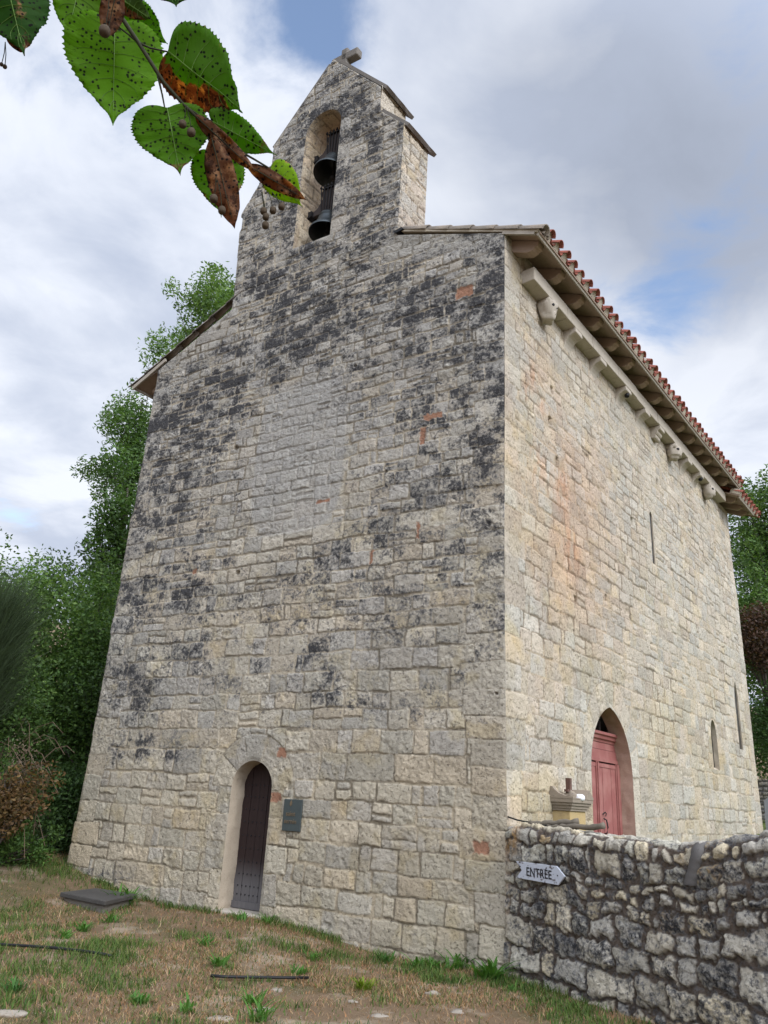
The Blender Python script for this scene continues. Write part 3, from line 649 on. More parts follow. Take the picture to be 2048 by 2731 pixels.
pane(slit, RPi, .018, 'window_pane', side, DARKGLASS)
lanin = Arch(8.86, 9.16, 2.66, 3.28, 3.6)
pane(lancet, RPi, .088, 'window_pane', side, DARKGLASS)
# sloping sill of the lancet
V_, F_ = prism([(0, 0), (.088, .06), (.088, -.02), (0, -.02)], RP(8.80, 2.655, -.002), -NR, Z, R*.42); mesh('window_sill', V_, F_, REVEAL, side)

reveal(RPi, None, chw, -.004, .04, REVEAL, 'window_reveal', side, 4); pane(chw, RPi, .026, 'window_pane', side, DARKGLASS)
# plain rear walls: far side, choir end, step between nave and choir
m = MB()
m.add([RP(CH1, .2, -.01), RP(CH1, .2, -5.2), RP(CH1, 9.35, -5.2), RP(CH1, 11.0, -3.7), RP(CH1, 9.5, -.03)], [(0, 1, 2, 3, 4)])
m.add([RP(NAVE, 8.5, -.2), RP(NAVE, 8.5, -7.3), RP(NAVE, 9.5, -7.3), RP(NAVE, 11.45, -3.7), RP(NAVE, 9.98, -.01), RP(NAVE, 9.4, -.01)], [(0, 1, 2, 3, 4, 5)])
LFT = FP(7.40, 0, 0)
m.add([FP(7.42, -.4, .02), FP(7.40, 9.48, .02), FP(7.40, 9.48, .02)+R*11.4, FP(7.42, -.4, .02)+R*11.4], [(0, 1, 2, 3)])
m.add([FP(7.40, -.4, .02)+R*11.4, RP(CH1, .2, -5.2), RP(CH1, 9.35, -5.2), FP(7.40, 9.48, .02)+R*11.4], [(0, 1, 2, 3)])
m.build('rear_wall', CORNICE, chapel)

# ------------------------------------------------------------------ roof
roof = MB()
SL, SR_ = .40, .52
RIDGE = 3.78; RV = 9.99+SL*RIDGE
def roofR(b, off): return SP(b, off, 9.99-SL*np.asarray(off))            # off > 0 beyond the wall, < 0 inwards
def roofL(b, w_): return SP(b, -RIDGE-np.asarray(w_), RV-SR_*np.asarray(w_))
WL = 7.4*.994-RIDGE; WLO = WL+.70
b0, b1 = .0, NAVE+.12
V_ = [roofR(b0+.02, .56), roofR(b1, .56), roofR(b1, -RIDGE), roofR(b0+.8, -RIDGE), roofL(b0+.8, 0), roofL(b1, 0), roofL(b1, WLO), roofL(b0+.02, WLO)]
rt = mesh('roof', np.array(V_+[v+Z*.03 for v in V_]), [(0, 1, 2, 3), (8, 11, 10, 9), (4, 5, 6, 7), (12, 15, 14, 13), (0, 8, 9, 1), (1, 9, 10, 2), (0, 3, 11, 8), (4, 7, 15, 12), (6, 14, 15, 7), (5, 13, 14, 6)], EAVEWOOD, chapel)
def canal(P0, down, side_, up, r0, r1, L, th=.014, arc=170, k=8, convex=True):
    """one half-round tile from P0, running L along down"""
    V = []; Fc = []
    for (t, r) in ((0, r0), (L, r1)):
        for rr in (r, r-th):
            for j in range(k+1):
                a = rad(90-arc/2+arc*j/k); V.append(P0+down*t+side_*(rr*math.cos(a))+up*((rr*math.sin(a)) if convex else -(rr*math.sin(a))))
    n = k+1
    for j in range(k):
        Fc += [(j, j+1, 2*n+j+1, 2*n+j), (n+j, 3*n+j, 3*n+j+1, n+j+1), (j, n+j, n+j+1, j+1), (2*n+j, 2*n+j+1, 3*n+j+1, 3*n+j)]
    return V, Fc
dn = (S-SL*Z)/math.hypot(1, SL); upR = np.cross(R, dn); upR = upR if upR[2] > 0 else -upR; upR /= np.linalg.norm(upR)
tiles = MB(); fill = MB(); rr = np.random.default_rng(9)
nb = int((NAVE-.2)/.285)
for k in range(nb+1):
    b = .25+k*.285
    eave = roofR(b, .60)+upR*.098
    for j in range(11):
        L = .46; st = eave-dn*(L+j*.385)+upR*(.012)+R*rr.uniform(-.012, .012)
        V_, F_ = canal(st, dn, R+dn*rr.uniform(-.05, .05), upR, .070, .093*rr.uniform(.94, 1.06), L+(rr.uniform(-.03, .02) if j == 0 else 0)); tiles.add(V_, F_)
        V_, F_ = canal(st+R*.1425-upR*.0-dn*.04, dn, R, upR, .085, .070, L, convex=False, k=6); tiles.add(V_, F_)
    # mortar packing under the eave tile
    P_ = [(.080*math.cos(a), .080*math.sin(a)) for a in np.linspace(0, math.pi, 9)]+[(-.085, -.075), (.085, -.075)]
    V_, F_ = prism(P_, eave-dn*.30+upR*.010, R, upR, dn*.245); fill.add(V_, F_)
V_, F_ = box(roofR(NAVE+.10, .54)-upR*.20, R*.03, -dn*1.6, upR*.24); mesh('barge_board', V_, F_, FASCIA, rt)
tl = tiles.build('roof_tiles', TILE, rt, smooth=True); fill.build('mortar_fillet', MORTAR, rt)
# verge tiles along the front right shoulder (grey with lichen), stepping up to the bell gable
tiles = MB()
for j in range(6):
    st = roofR(.06, .60-.40*j)-dn*.50+upR*(.045)+R*rr.uniform(-.01, .01)
    V_, F_ = canal(st, dn, R, upR, .082, .112, .52, th=.02, arc=190); tiles.add(V_, F_)
    st = roofR(.16, .58-.40*j)-dn*.50+upR*(.03)
    V_, F_ = canal(st, dn, R, upR, .08, .09, .5, th=.02, arc=180); tiles.add(V_, F_)
tiles.build('verge_tiles', TILEOLD, rt, smooth=True)
V_, F_ = box(roofR(-.018, .53)+upR*.0, R*.10, -dn*2.7, upR*.055); mesh('verge_mortar', V_, F_, MORTAR, rt)
# left side: thin verge and eave
dnL = (-S-SR_*Z)/math.hypot(1, SR_); upL = np.cross(R, dnL); upL = upL if upL[2] > 0 else -upL; upL /= np.linalg.norm(upL)
tiles = MB()
for j in range(7):
    st = roofL(.05, WLO+.04-.40*j)-dnL*.48+upL*.028
    V_, F_ = canal(st, dnL, R, upL, .065, .085, .50, th=.018, arc=180); tiles.add(V_, F_)
for k in range(38):
    for j in range(10):
        st = roofL(.3+k*.29, WLO+.04-.40*j)-dnL*.48+upL*.03
        V_, F_ = canal(st, dnL, R, upL, .072, .09, .50, k=5); tiles.add(V_, F_)
tiles.build('verge_tiles', TILEOLD, rt, smooth=True)
V_, F_ = box(roofL(-.012, WLO), R*.03, -dnL*.95, -upL*.085); mesh('fascia_board', V_, F_, FASCIA, rt)
V_, F_ = box(roofL(.02, WLO)-upL*.004, R*11.3, -dnL*.03, -upL*.07); mesh('fascia_board', V_, F_, FASCIA, rt)
def rafter(b, P, L, wd, hh, name, dnv, upv, mat):
    """carved rafter tail: from the wall outwards, ogee end"""
    pr = [(-.12, 0), (L, 0), (L+.005, -hh*.42), (L-.035, -hh*.50), (L-.05, -hh*.72), (L-.11, -hh*.96), (L-.17, -hh), (-.12, -hh)]
    V, Fc = prism(pr, P-R*wd/2, dnv, upv, R*wd); return V, Fc
RAFT = [.30, 1.09, 1.88, 2.65, 3.43, 4.20, 5.02, 5.79, 6.55, 7.30, 8.01, 8.70, 9.35, 10.10, 10.83]
for b in RAFT:
    V_, F_ = rafter(b, roofR(b, 0)-upR*.006, .49, .17, .20, 'rafter', dn, upR, EAVEWOOD)
    o = mesh('rafter', V_, F_, EAVEWOOD, rt); mod = o.modifiers.new('bevel', 'BEVEL'); mod.width = .008; mod.segments = 1
for b in (.42, 1.2, 2.0, 2.8):
    P_ = roofL(b, WL); V_, F_ = prism([(-.12, 0), (.62, 0), (.64, -.10), (.54, -.14), (.46, -.13), (.42, -.19), (.30, -.23), (.22, -.20), (.16, -.27), (-.12, -.30)], P_-R*.08-upL*.006, dnL, upL, R*.16)
    o = mesh('rafter', V_, F_, EAVEWOOD, rt); mod = o.modifiers.new('bevel', 'BEVEL'); mod.width = .01; mod.segments = 1
# fascia along the right eave, end board over the corner, dark packing between wall top and boards
V_, F_ = box(roofR(.004, .52)-upR*.045, R*(NAVE+.1), dn*.028, upR*.078); mesh('fascia_board', V_, F_, FASCIA, rt)
V_, F_ = box(roofR(-.022, -.02)-upR*.045, R*.04, dn*.555, upR*.045); mesh('fascia_board', V_, F_, FASCIA, rt)
V_, F_ = box(RP(.05, 9.62, -.25), R*(NAVE-.1), NR*.235, Z*.33); mesh('wall_plate', V_, F_, CORNICE, rt)
V_, F_ = prism([(0, 0), (.16, .03), (.20, -.02), (.05, -.05)], SP(.0, -1.99, 10.76)-R*.05, S, Z, R*.3); mesh('lead_flashing', V_, F_, BLACKP, rt)
# choir roof, one step lower
def roofC(b, off): return SP(b, off, 9.70-SL*np.asarray(off))
V_ = [roofC(NAVE-.1, .55), roofC(CH1+.42, .55), roofC(CH1+.42, -3.6), roofC(NAVE-.1, -3.6)]
cr = mesh('choir_roof', np.array(V_+[v+Z*.03 for v in V_]), [(0, 1, 2, 3), (7, 6, 5, 4), (0, 4, 5, 1), (1, 5, 6, 2), (2, 6, 7, 3), (3, 7, 4, 0)], EAVEWOOD, chapel)
tiles = MB(); fill = MB()
for k in range(7):
    b = NAVE-.02+k*.285; e = roofC(b, .60)+upR*.098
    for j in range(10):
        V_, F_ = canal(e-dn*(.46+j*.385), dn, R, upR, .070, .093, .46); tiles.add(V_, F_)
        V_, F_ = canal(e-dn*(.5+j*.385)+R*.1425, dn, R, upR, .085, .07, .46, convex=False, k=6); tiles.add(V_, F_)
    P_ = [(.080*math.cos(a), .080*math.sin(a)) for a in np.linspace(0, math.pi, 9)]+[(-.085, -.075), (.085, -.075)]
    V_, F_ = prism(P_, e-dn*.30+upR*.010, R, upR, dn*.245); fill.add(V_, F_)
tiles.build('roof_tiles', TILE, cr, smooth=True); fill.build('mortar_fillet', MORTAR, cr)
for b in (NAVE+.25, NAVE+.85, CH1+.30):
    V_, F_ = rafter(b, roofC(b, -.10)-upR*.006, .55, .13, .14, 'rafter', dn, upR, EAVEWOOD)
    mesh('rafter', V_, F_, EAVEWOOD, cr)
V_, F_ = box(roofC(NAVE-.05, .52)-upR*.04, R*(CH1+.45-NAVE), dn*.028, upR*.07); mesh('fascia_board', V_, F_, FASCIA, cr)

# stone cornice and its corbels
m = MB(); rr = np.random.default_rng(4); b = .54
while b < 11.28:
    L = min(rr.uniform(.75, 1.25), 11.32-b)
    if 11.32-b-L < .3: L = 11.32-b
    d = rr.uniform(-.008, .008); V_, F_ = box(RP(b+.003, 9.375+d, -.03), R*(L-.006), NR*(.25+rr.uniform(-.008, .008)), Z*(.245+rr.uniform(-.006, .006))); m.add(V_, F_); b += L
o = m.build('cornice', CORNICE, chapel); mod = o.modifiers.new('bevel', 'BEVEL'); mod.width = .014; mod.segments = 2
CORB = [(1.2, 'head'), (2.2, 'cav'), (3.27, 'cav'), (4.5, 'hole'), (5.55, 'cav'), (6.42, 'scroll'), (7.41, 'head'), (8.31, 'cav'), (9.22, 'hole'), (10.03, 'head')]
for k, (b, kind) in enumerate(CORB):
    w_ = .28
    if kind in ('cav', 'hole', 'scroll'):
        cav = [(0, 0), (.245, 0), (.25, -.09)]+[(.235-.21*math.sin(a), -.10-.24*(1-math.cos(a))) for a in np.linspace(.1, math.pi/2, 7)]+[(0, -.36)]
        V_, F_ = prism(cav, RP(b-w_/2, 9.373, -.02), NR, Z, R*w_)
        if kind == 'scroll':
            mm = MB(); mm.add(V_, F_)
            for dz, rr_ in ((-.12, .075), (-.21, .055)):
                a = [(rr_*math.cos(q), rr_*math.sin(q)) for q in np.linspace(0, 2*math.pi, 14)[:-1]]; V_, F_ = prism(a, RP(b-w_/2-.004, 9.373+dz, .13+dz*.3), NR, Z, R*(w_+.008)); mm.add(V_, F_)
            o = mm.build('corbel', CORNICE, chapel)
        else: o = mesh('corbel', V_, F_, CORNICE, chapel)
        mod = o.modifiers.new('bevel', 'BEVEL'); mod.width = .012; mod.segments = 2
        if kind == 'hole':
            V_, F_ = rock(RP(b+.02, 9.25, .175), (.045, .05, .045), k); mesh('hollow_shade', V_, F_, IRON, o, smooth=True)  # black lump: the shade inside a carved hole, put into the colour
    else:                                                        # a worn carved head
        V_, F_ = rock(RP(b, 9.21, .12), (.155, .155, .175), 40+k, 14, 18, .22); mm = MB(); mm.add(V_, F_)
        V_, F_ = box(RP(b-.14, 9.28, -.02), R*.28, NR*.245, Z*.092); mm.add(V_, F_)
        V_, F_ = rock(RP(b, 9.13, .215), (.05, .05, .045), 60+k, 8, 10, .1); mm.add(V_, F_)
        o = mm.build('corbel', CORNICE, chapel, smooth=True)
        for s_ in (-.06, .06):
            V_, F_ = rock(RP(b+s_-.02, 9.235, .250), (.032, .032, .03), 80+k, 8, 10, .1); mesh('hollow_shade', V_, F_, IRON, o, smooth=True)  # eye holes are black lumps, their shade given by colour

# ------------------------------------------------------------------ low arched plank door in the front
def FPi(u, v, d): return FP(u, v, np.asarray(d))
reveal(FPi, None, lowdoor, -.004, .31, REVEAL, 'doorway_reveal', front, 6)
M = NM('dark_door_planks', .75, .3); a = M.noise(26., 5, .6, stretch=(1.4, 1.4, .12)); zz_ = M.n('ShaderNodeSeparateXYZ'); M.l(M.pos, zz_.inputs[0])
c1 = M.mix(a, (.014, .008, .008), (.042, .024, .021)); c2 = M.mix(a, (.085, .08, .08), (.17, .16, .16))   # weathered silver where rain splashes
M.base(M.mix(M.math('MULTIPLY', M.ramp(M.math('ADD', zz_.outputs[2], M.math('MULTIPLY', a, .22)), .98, .52), .95), c1, c2)); M.bump(a, .5, .006); PLANK = M.m
d0 = .285
door = mesh('plank_door', np.zeros((3, 3)), [(0, 1, 2)], PLANK, chapel)
bpy.data.objects.remove(door)
mm = MB(); n = 5; ci_ = lowdoor
for k in range(n):                                              # vertical planks, arched at the head
    ua = 3.45+k*(.77/n); ub = ua+.77/n-.006
    tops = []
    for u in np.linspace(ua, ub, 5):
        x = (u-ci_.c)/(ci_.h+.03); tops.append((u, ci_.vs+(ci_.top+.02-ci_.vs)*math.sqrt(max(0, 1-x*x))))
    P_ = [(ua, .19), (ub, .19)]+tops[::-1]
    V_, F_ = prism(P_, FP(0, 0, d0+.004*(k % 2)), F, Z, NF*.05); mm.add(V_, F_)
door = mm.build('plank_door', PLANK, chapel)
V_, F_ = box(FP(3.46, .19, d0-.022), F*.75, NF*.02, Z*.085); mesh('kick_board', V_, F_, PLANK, door)
V_, F_ = rock((0, 0, 0), (.010, .010, .010), 1, 4, 6, 0); st0 = None
for v_ in (.36, .47, .62, .78, .95, 1.12, 1.3, 1.47, 1.64, 1.8):
    for u_ in np.linspace(3.54, 4.13, 9):
        if st0 is None: st0 = mesh('stud', V_, F_, IRON, door); so = st0
        else: so = st0.copy(); COL.objects.link(so)
        so.location = tuple(FP(u_, v_, d0-.003))
V_, F_ = box(FP(3.40, .06, -.05), F*.86, NF*.40, Z*.12); o = mesh('threshold', V_, F_, CORNICE, door)
mod = o.modifiers.new('bevel', 'BEVEL'); mod.width = .02; mod.segments = 2
V_, F_ = box(FP(3.3, 0, .36), F*1.05, NF*.02, Z*2.3); mesh('dark_lining', V_, F_, GREYWOOD, door)

# ------------------------------------------------------------------ red door in the side
M = NM('faded_red_paint', .7, .3); a = M.noise(20., 5, .6, stretch=(1, 1, .25)); b_ = M.noise(3., 3); p_ = M.noise(70., 3)
c_ = M.mix(a, (.30, .105, .092), (.22, .075, .068)); c_ = M.mix(M.ramp(b_, .4, .7), c_, (.33, .145, .125)); c_ = M.mix(M.math('MULTIPLY', M.ramp(p_, .62, .72), .4), c_, (.30, .18, .15)); M.base(c_); M.bump(a, .25, .004); REDP = M.m
rd = .25
mm = MB()
for (u0, u1) in ((2.50, 2.64), (3.27, 3.36), (4.05, 4.22)):
    V_, F_ = box(RP(u0, .95, -rd), R*(u1-u0), NR*.03, Z*1.50); mm.add(V_, F_)
    V_, F_ = box(RP(u0+.025, .95, -rd+.03), R*(u1-u0-.05), NR*.018, Z*1.48); mm.add(V_, F_)
mm.add(*box(RP(2.5, 2.44, -rd), R*1.72, NR*.035, Z*.05)); mm.add(*box(RP(2.5, 2.49, -rd), R*1.72, NR*.022, Z*.13)); mm.add(*box(RP(2.5, 2.625, -rd), R*1.72, NR*.020, Z*.10))
red = mm.build('red_door', REDP, chapel)
mm = MB()
for (ua, ub) in ((2.64, 3.27), (3.36, 4.05)):
    n = 4
    for k in range(n): mm.add(*box(RP(ua+k*(ub-ua)/n+.003, .95, -rd-.02), R*((ub-ua)/n-.006), NR*(.03+.003*(k % 2)), Z*1.47))
    mm.add(*box(RP(ua, 2.36, -rd), R*(ub-ua), NR*.022, Z*.05))
mm.build('door_leaf', REDP, red)
mm = MB(); pr = [(0, 0), (.05, 0), (.06, .03), (.09, .05), (.10, .09), (.13, .11), (.13, .15), (0, .15)]
mm.add(*prism(pr, RP(2.48, 2.73, -rd-.02), NR, Z, R*1.76)); mm.build('lintel', REDP, red)
mm = MB(); hh = [RP(3.47, 1.62, -rd+.03), RP(3.47, 1.60, -rd+.075), RP(3.475, 1.50, -rd+.09), RP(3.47, 1.42, -rd+.075), RP(3.47, 1.40, -rd+.03)]
mm.add(*tube(hh, .011, 6)); mm.add(*tube([RP(3.47, 1.68, -rd+.02), RP(3.5, 1.71, -rd+.05), RP(3.53, 1.69, -rd+.05), RP(3.53, 1.65, -rd+.04)], .009, 6)); mm.build('handle', IRON, red)
V_, F_ = box(RP(2.4, 2.86, -.75), R*1.9, NR*.02, Z*.5); mesh('void_shade', V_, F_, GREYWOOD, red)  # dark sheet stands in for the shaded void above the lintel
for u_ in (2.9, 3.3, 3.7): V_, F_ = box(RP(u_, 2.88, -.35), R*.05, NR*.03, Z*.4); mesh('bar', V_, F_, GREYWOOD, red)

# ------------------------------------------------------------------ bells in the gable
def bell(base_v, label, r=.335, lean=0.0):
    root = empty('church_bell', tuple(BP(3.83, base_v, .40)), label, 'bell', 'bells in the gable opening')
    o0 = BP(3.83, base_v, .40)
    prof = [(r, 0), (r+.004, .02), (r*.93, .07), (r*.80, .14), (r*.68, .22), (r*.60, .32), (r*.55, .42), (r*.50, .47), (r*.36, .495), (.05, .50), (.0, .50)]
    inn = [(r-.004, 0), (r*.86, .06), (r*.70, .15), (r*.58, .25), (r*.50, .36), (r*.42, .44), (.0, .46)]
    V1, F1 = lathe(prof, o0, 36); V2, F2 = lathe(inn, o0, 36); mm = MB(); mm.add(V1, F1); mm.add(V2, [f[::-1] for f in F2])
    pv = o0+Z*.50; ct, sn = math.cos(lean), math.sin(lean)
    def tip(V):                                           # swung a little about the headstock, mouth to the front
        d = V-pv; t_ = -(d @ NF); z_ = d[:, 2]; return V+np.outer((ct-1)*t_-sn*z_, -NF)+np.outer(sn*t_+(ct-1)*z_, Z)
    mm.v = [tip(v) for v in mm.v]; b = mm.build('bell_body', BRONZE, root, smooth=True)
    mm = MB()
    for z_ in (.05, .36, .395): V_, F_ = lathe([(np.interp(z_, [p[1] for p in prof], [p[0] for p in prof])+q, z_+w) for q, w in ((-.01, -.010), (.005, -.006), (.005, .006), (-.01, .010))], o0, 36); mm.add(tip(V_), F_)
    mm.build('bell_moulding', BRONZE, b, smooth=True)
    mm = MB(); V_, F_ = tube([o0+Z*.46, o0+Z*.05], [.02, .03], 8); mm.add(V_, F_); V_, F_ = rock(o0+Z*.02, (.06, .06, .07), 3, 8, 10, 0); mm.add(V_, F_)
    mm.build('clapper', IRON, root, smooth=True)
    hv = base_v+.53
    half = [(.40, .0), (.40, .10), (.26, .16), (.19, .26), (.14, .36), (.17, .45), (.20, .52), (.15, .56), (.10, .60)]
    P_ = [(3.83+x, hv+y) for x, y in half]+[(3.83-x, hv+y) for x, y in half[::-1]]
    V_, F_ = prism(P_, BP(0, 0, .33), F, Z, R*.15); o = mesh('headstock', V_, F_, GREYWOOD, root); mod = o.modifiers.new('bevel', 'BEVEL'); mod.width = .01; mod.segments = 1
    for k in range(5):
        x = (k-2)*.052; x2 = (k-2)*.082
        mm = MB(); V_, F_ = tube([BP(3.83+x, base_v+.47, .335), BP(3.83+x*1.2, hv+.12, .305), BP(3.83+x2, hv+.60+.02*(k % 2), .30)], .0125, 6); mm.add(V_, F_)
        V_, F_ = lathe([(.001, 0), (.026, 0), (.026, .02), (.013, .022), (.013, .06), (.001, .062)], BP(3.83+x2, hv+.595, .30), 6); mm.add(V_, F_)
        mm.build('iron_strap', IRON, root)
    V_, F_ = box(BP(3.70, hv+.555, .29), F*.26, R*.22, Z*.02); mesh('strap_plate', V_, F_, IRON, root)
    for u_ in (4.155, 3.40):
        V_, F_ = prism([(0, -.06), (.10, -.11), (.10, .14), (.07, .06), (0, .06)] if u_ > 4 else [(0, -.1), (.10, -.06), (.10, .06), (0, .12)], BP(u_, hv+.04, .27), F, Z, R*.26); mesh('axle_bracket', V_, F_, IRON, root)
    return root
bell(13.10, 'upper dark bronze bell hanging from its wooden headstock in the gable arch, mouth towards us', lean=.20)
bell(11.70, 'lower dark bronze bell, its rim partly hidden by the sill of the gable arch', lean=.08)

# ------------------------------------------------------------------ bronze plaque
def text_mesh(s, size, ext, mat, name, parent, org, ax, ay, az, align='CENTER', sx=1.0, bold=0.0, space=1.0):
    cu = bpy.data.curves.new(name, 'FONT'); cu.body = s; cu.size = size; cu.extrude = ext; cu.align_x = align; cu.offset = bold; cu.space_character = space
    t = bpy.data.objects.new(name, cu); COL.objects.link(t)
    bpy.context.view_layer.update()
    me = bpy.data.meshes.new_from_object(t.evaluated_get(bpy.context.evaluated_depsgraph_get()))
    bpy.data.objects.remove(t); bpy.data.curves.remove(cu)
    co = np.zeros(len(me.vertices)*3, np.float32); me.vertices.foreach_get('co', co); co = co.reshape(-1, 3)
    P = np.asarray(org)+np.outer(co[:, 0]*sx, ax)+np.outer(co[:, 1], ay)+np.outer(co[:, 2], az)
    me.vertices.foreach_set('co', P.astype(np.float32).ravel()); me.update()
    me.materials.clear(); me.materials.append(mat)
    o = bpy.data.objects.new(name, me); COL.objects.link(o); adopt(o, parent); return o
PATINA = metal('green_grey_patina', (.075, .095, .09), .6, .3, (.05, .06, .062))
LETTER = metal('worn_bronze_letters', (.26, .19, .11), .45, .5, (.14, .11, .08))
plq = empty('plaque', tuple(FP(3.04, 1.44, -.03)), 'small green-grey bronze plaque on the wall beside the low arched door', 'plaque')
V_, F_ = box(FP(2.888, 1.24, -.045), F*.306, NF*.022, Z*.40); o = mesh('plate', V_, F_, PATINA, plq); mod = o.modifiers.new('bevel', 'BEVEL'); mod.width = .005; mod.segments = 2
text_mesh('saint', .085, .004, LETTER, 'lettering', plq, FP(3.065, 1.43, -.0475), -F, Z, -NF)
text_mesh('sernin', .085, .004, LETTER, 'lettering', plq, FP(3.060, 1.335, -.0475), -F, Z, -NF)
V_, F_ = prism([(0, -.035), (.02, -.01), (.022, .015), (.006, .045), (-.012, .02), (-.018, -.01)], FP(3.075, 1.585, -.050), -F, Z, NF*.006); mesh('emblem', V_, F_, LETTER, plq)

# ------------------------------------------------------------------ rubble boundary wall
WT_S = np.array([0, .2, .6, 1.2, 1.87, 2.4, 2.6, 3.2, 4.2, 7.]); WT_V = np.array([1.47, 1.505, 1.50, 1.475, 1.46, 1.462, 1.49, 1.60, 1.70, 1.76])
def make_boundary():
    th = .46; rc = .10
    ss = np.arange(0.0, 6.6, .0095); q = np.linspace(-.22, 1.0, 150)
    # arc-length: face, rounded shoulder, top, back shoulder
    nq1, nq2, nq3 = 190, 16, 36
    S_, = [ss]; top = np.interp(ss, WT_S, WT_V)+.012*(vn(ss*6, ss*0, 700)-.5)
    rows = []; k1 = np.linspace(0, 1, nq1)
    U = np.zeros((nq1+nq2+nq3, len(ss))); Q = U.copy(); Pv = U.copy(); Po = U.copy(); Nv = U.copy(); No = U.copy()
    for i, t in enumerate(k1): U[i] = ss; Pv[i] = -.3+t*(top-rc+.3); Q[i] = Pv[i]; Po[i] = 0; No[i] = 1
    for i in range(nq2):
        a = (i+1)/nq2*math.pi/2; j = nq1+i; U[j] = ss; Pv[j] = top-rc+rc*math.sin(a); Po[j] = -rc*(1-math.cos(a)); Q[j] = top-rc+rc*a; No[j] = math.cos(a); Nv[j] = math.sin(a)
    for i in range(nq3):
        j = nq1+nq2+i; t = (i+1)/nq3; U[j] = ss; d = t*(th-rc); Po[j] = -rc-d; Pv[j] = top-.02*t; Q[j] = top-rc+rc*math.pi/2+d; Nv[j] = 1
    r = np.random.default_rng(31)
    cb = bounds(-.4, 1.36, lambda v, rr: (.235 if v < .45 else .19 if v < .9 else .135)*rr.uniform(.75, 1.25), r); cb = np.concatenate([cb[cb < 1.25], [1.32, 1.45, 1.62, 1.9, 2.2, 2.6]])
    Qt = Q-np.interp(U, WT_S, WT_V)+1.46; Qt = Q*np.clip((1.0-Q)/.8, 0, 1)+Qt*(1-np.clip((1.0-Q)/.8, 0, 1))
    bk = Blocks(cb, -1, 8, (.8, 2.3), 33); bk.sp[:] = False
    Uw = U+.06*(fbm(U*4, Qt*4, 710, 3)-.5)*2+.034*(fbm(U*13, Qt*13, 715, 3)-.5)*2; Vw = Qt+.085*(fbm(U*3.2+30, Qt*4, 720, 3)-.5)*2+.034*(fbm(U*13+8, Qt*13, 725, 3)-.5)*2
    k, u0, u1, v0, v1 = bk.look(Uw, Vw); n = bk.nid+5
    A = [r.random(n) for _ in range(8)]
    mx = (.0+.017*A[0]**2)[k]; mx2 = (.0+.017*A[1]**2)[k]; my = (.0+.013*A[2]**2)[k]; my2 = (.0+.013*A[3]**2)[k]
    d = rbox(Uw, Vw, u0+mx, u1-mx2, v0+my, v1-my2, (.008+.04*A[4]**2)[k])
    d = d-.004-.030*(fbm(U*17, Qt*17, 730, 4, .65)-.5)
    blk = sst(-.003, .010, d); bulge = 1-np.exp(-np.maximum(d, 0)/.03)
    n1 = fbm(U*16, Qt*16, 740, 4, .62); n2 = fbm(U*38, Qt*38, 745, 3, .6); ang = (A[5]-.5)[k]*(Uw-(u0+u1)/2)*.35+(A[6]-.5)[k]*(Vw-(v0+v1)/2)*.5
    H = blk*(.012+.026*A[7][k]*bulge+.008*bulge+1.3*ang*bulge)+blk*(n1-.5)*.040+(n2-.5)*.014+(1-blk)*(fbm(U*14, Qt*14, 750, 4, .65)-.5)*.05
    P = np.array([(.44, .40, .325), (.38, .36, .30), (.49, .44, .345), (.35, .33, .29), (.46, .40, .29), (.42, .39, .33)]); c = P[(A[1][k]*len(P)).astype(int)]*(.85+.5*A[2][k])[..., None]
    c = c*(.8+.4*n1)[..., None]
    mo = np.array([.098, .076, .060])*(.5+1.1*fbm(U*6, Qt*6, 760, 4))[..., None]; c = c*blk[..., None]+mo*(1-blk[..., None])
    o_ = (np.exp(-((U-.12)/.11)**2-((Qt-1.32)/.17)**2)*sst(.35, .6, fbm(U*8, Qt*8, 770, 4)))[..., None]; c = c*(1-o_)+o_*np.array([.42, .24, .08])
    o_ = ((sst(.955, .965, A[5])[k])*blk*sst(.4, .6, n1))[..., None]; c = c*(1-o_*.7)+o_*.7*np.array([.40, .26, .11])
    # joint of pale mortar against the chapel corner
    jn = sst(.13, .05, U+.05*(fbm(U*0+3, Qt*5, 775, 2)-.5))[..., None]*(1-sst(1.1, 1.3, Qt))[..., None]*(1-blk[..., None]*.6); c = c*(1-jn)+jn*np.array([.36, .29, .22])
    wear = .43+(A[6][k]-.5)*.55+.7*(fbm(U*7, Qt*7, 780, 4, .6)-.5)-.32*sst(1.2, 1.36, Qt)-.10*sst(.35, .05, Qt)+.22*np.exp(-((U-.75)/.3)**2-((Qt-.55)/.45)**2)
    wear = wear*blk+(1-blk)*.30
    cr_ = np.exp(-((U-(.42+.05*np.sin(Qt*9)))/.012)**2)*((Qt > .25) & (Qt < .95)); H = H-.05*cr_
    H = H*sst(0, .03, U)
    Pt = WP(U.ravel(), (Pv+H*Nv).ravel(), (Po+H*No).ravel())
    return mesh('boundary_wall', Pt, grid_faces(*U.shape), RUBBLE, None, c.reshape(-1, 3), wear.ravel(), smooth=True)
bw = setp(make_boundary(), 'rough rubble boundary wall with dark mortar and a rounded top, running from the chapel corner', 'stone wall')
V_, F_ = box(WP(0.02, -.3, -.47), W*6.5, NW*-.03, Z*1.72); o = mesh('wall_back', V_, F_, COPING, bw)
V_, F_ = box(WP(0.02, 1.20, -.44), W*6.5, NW*.2, Z*.1); o = mesh('wall_core', V_, F_, COPING, bw)
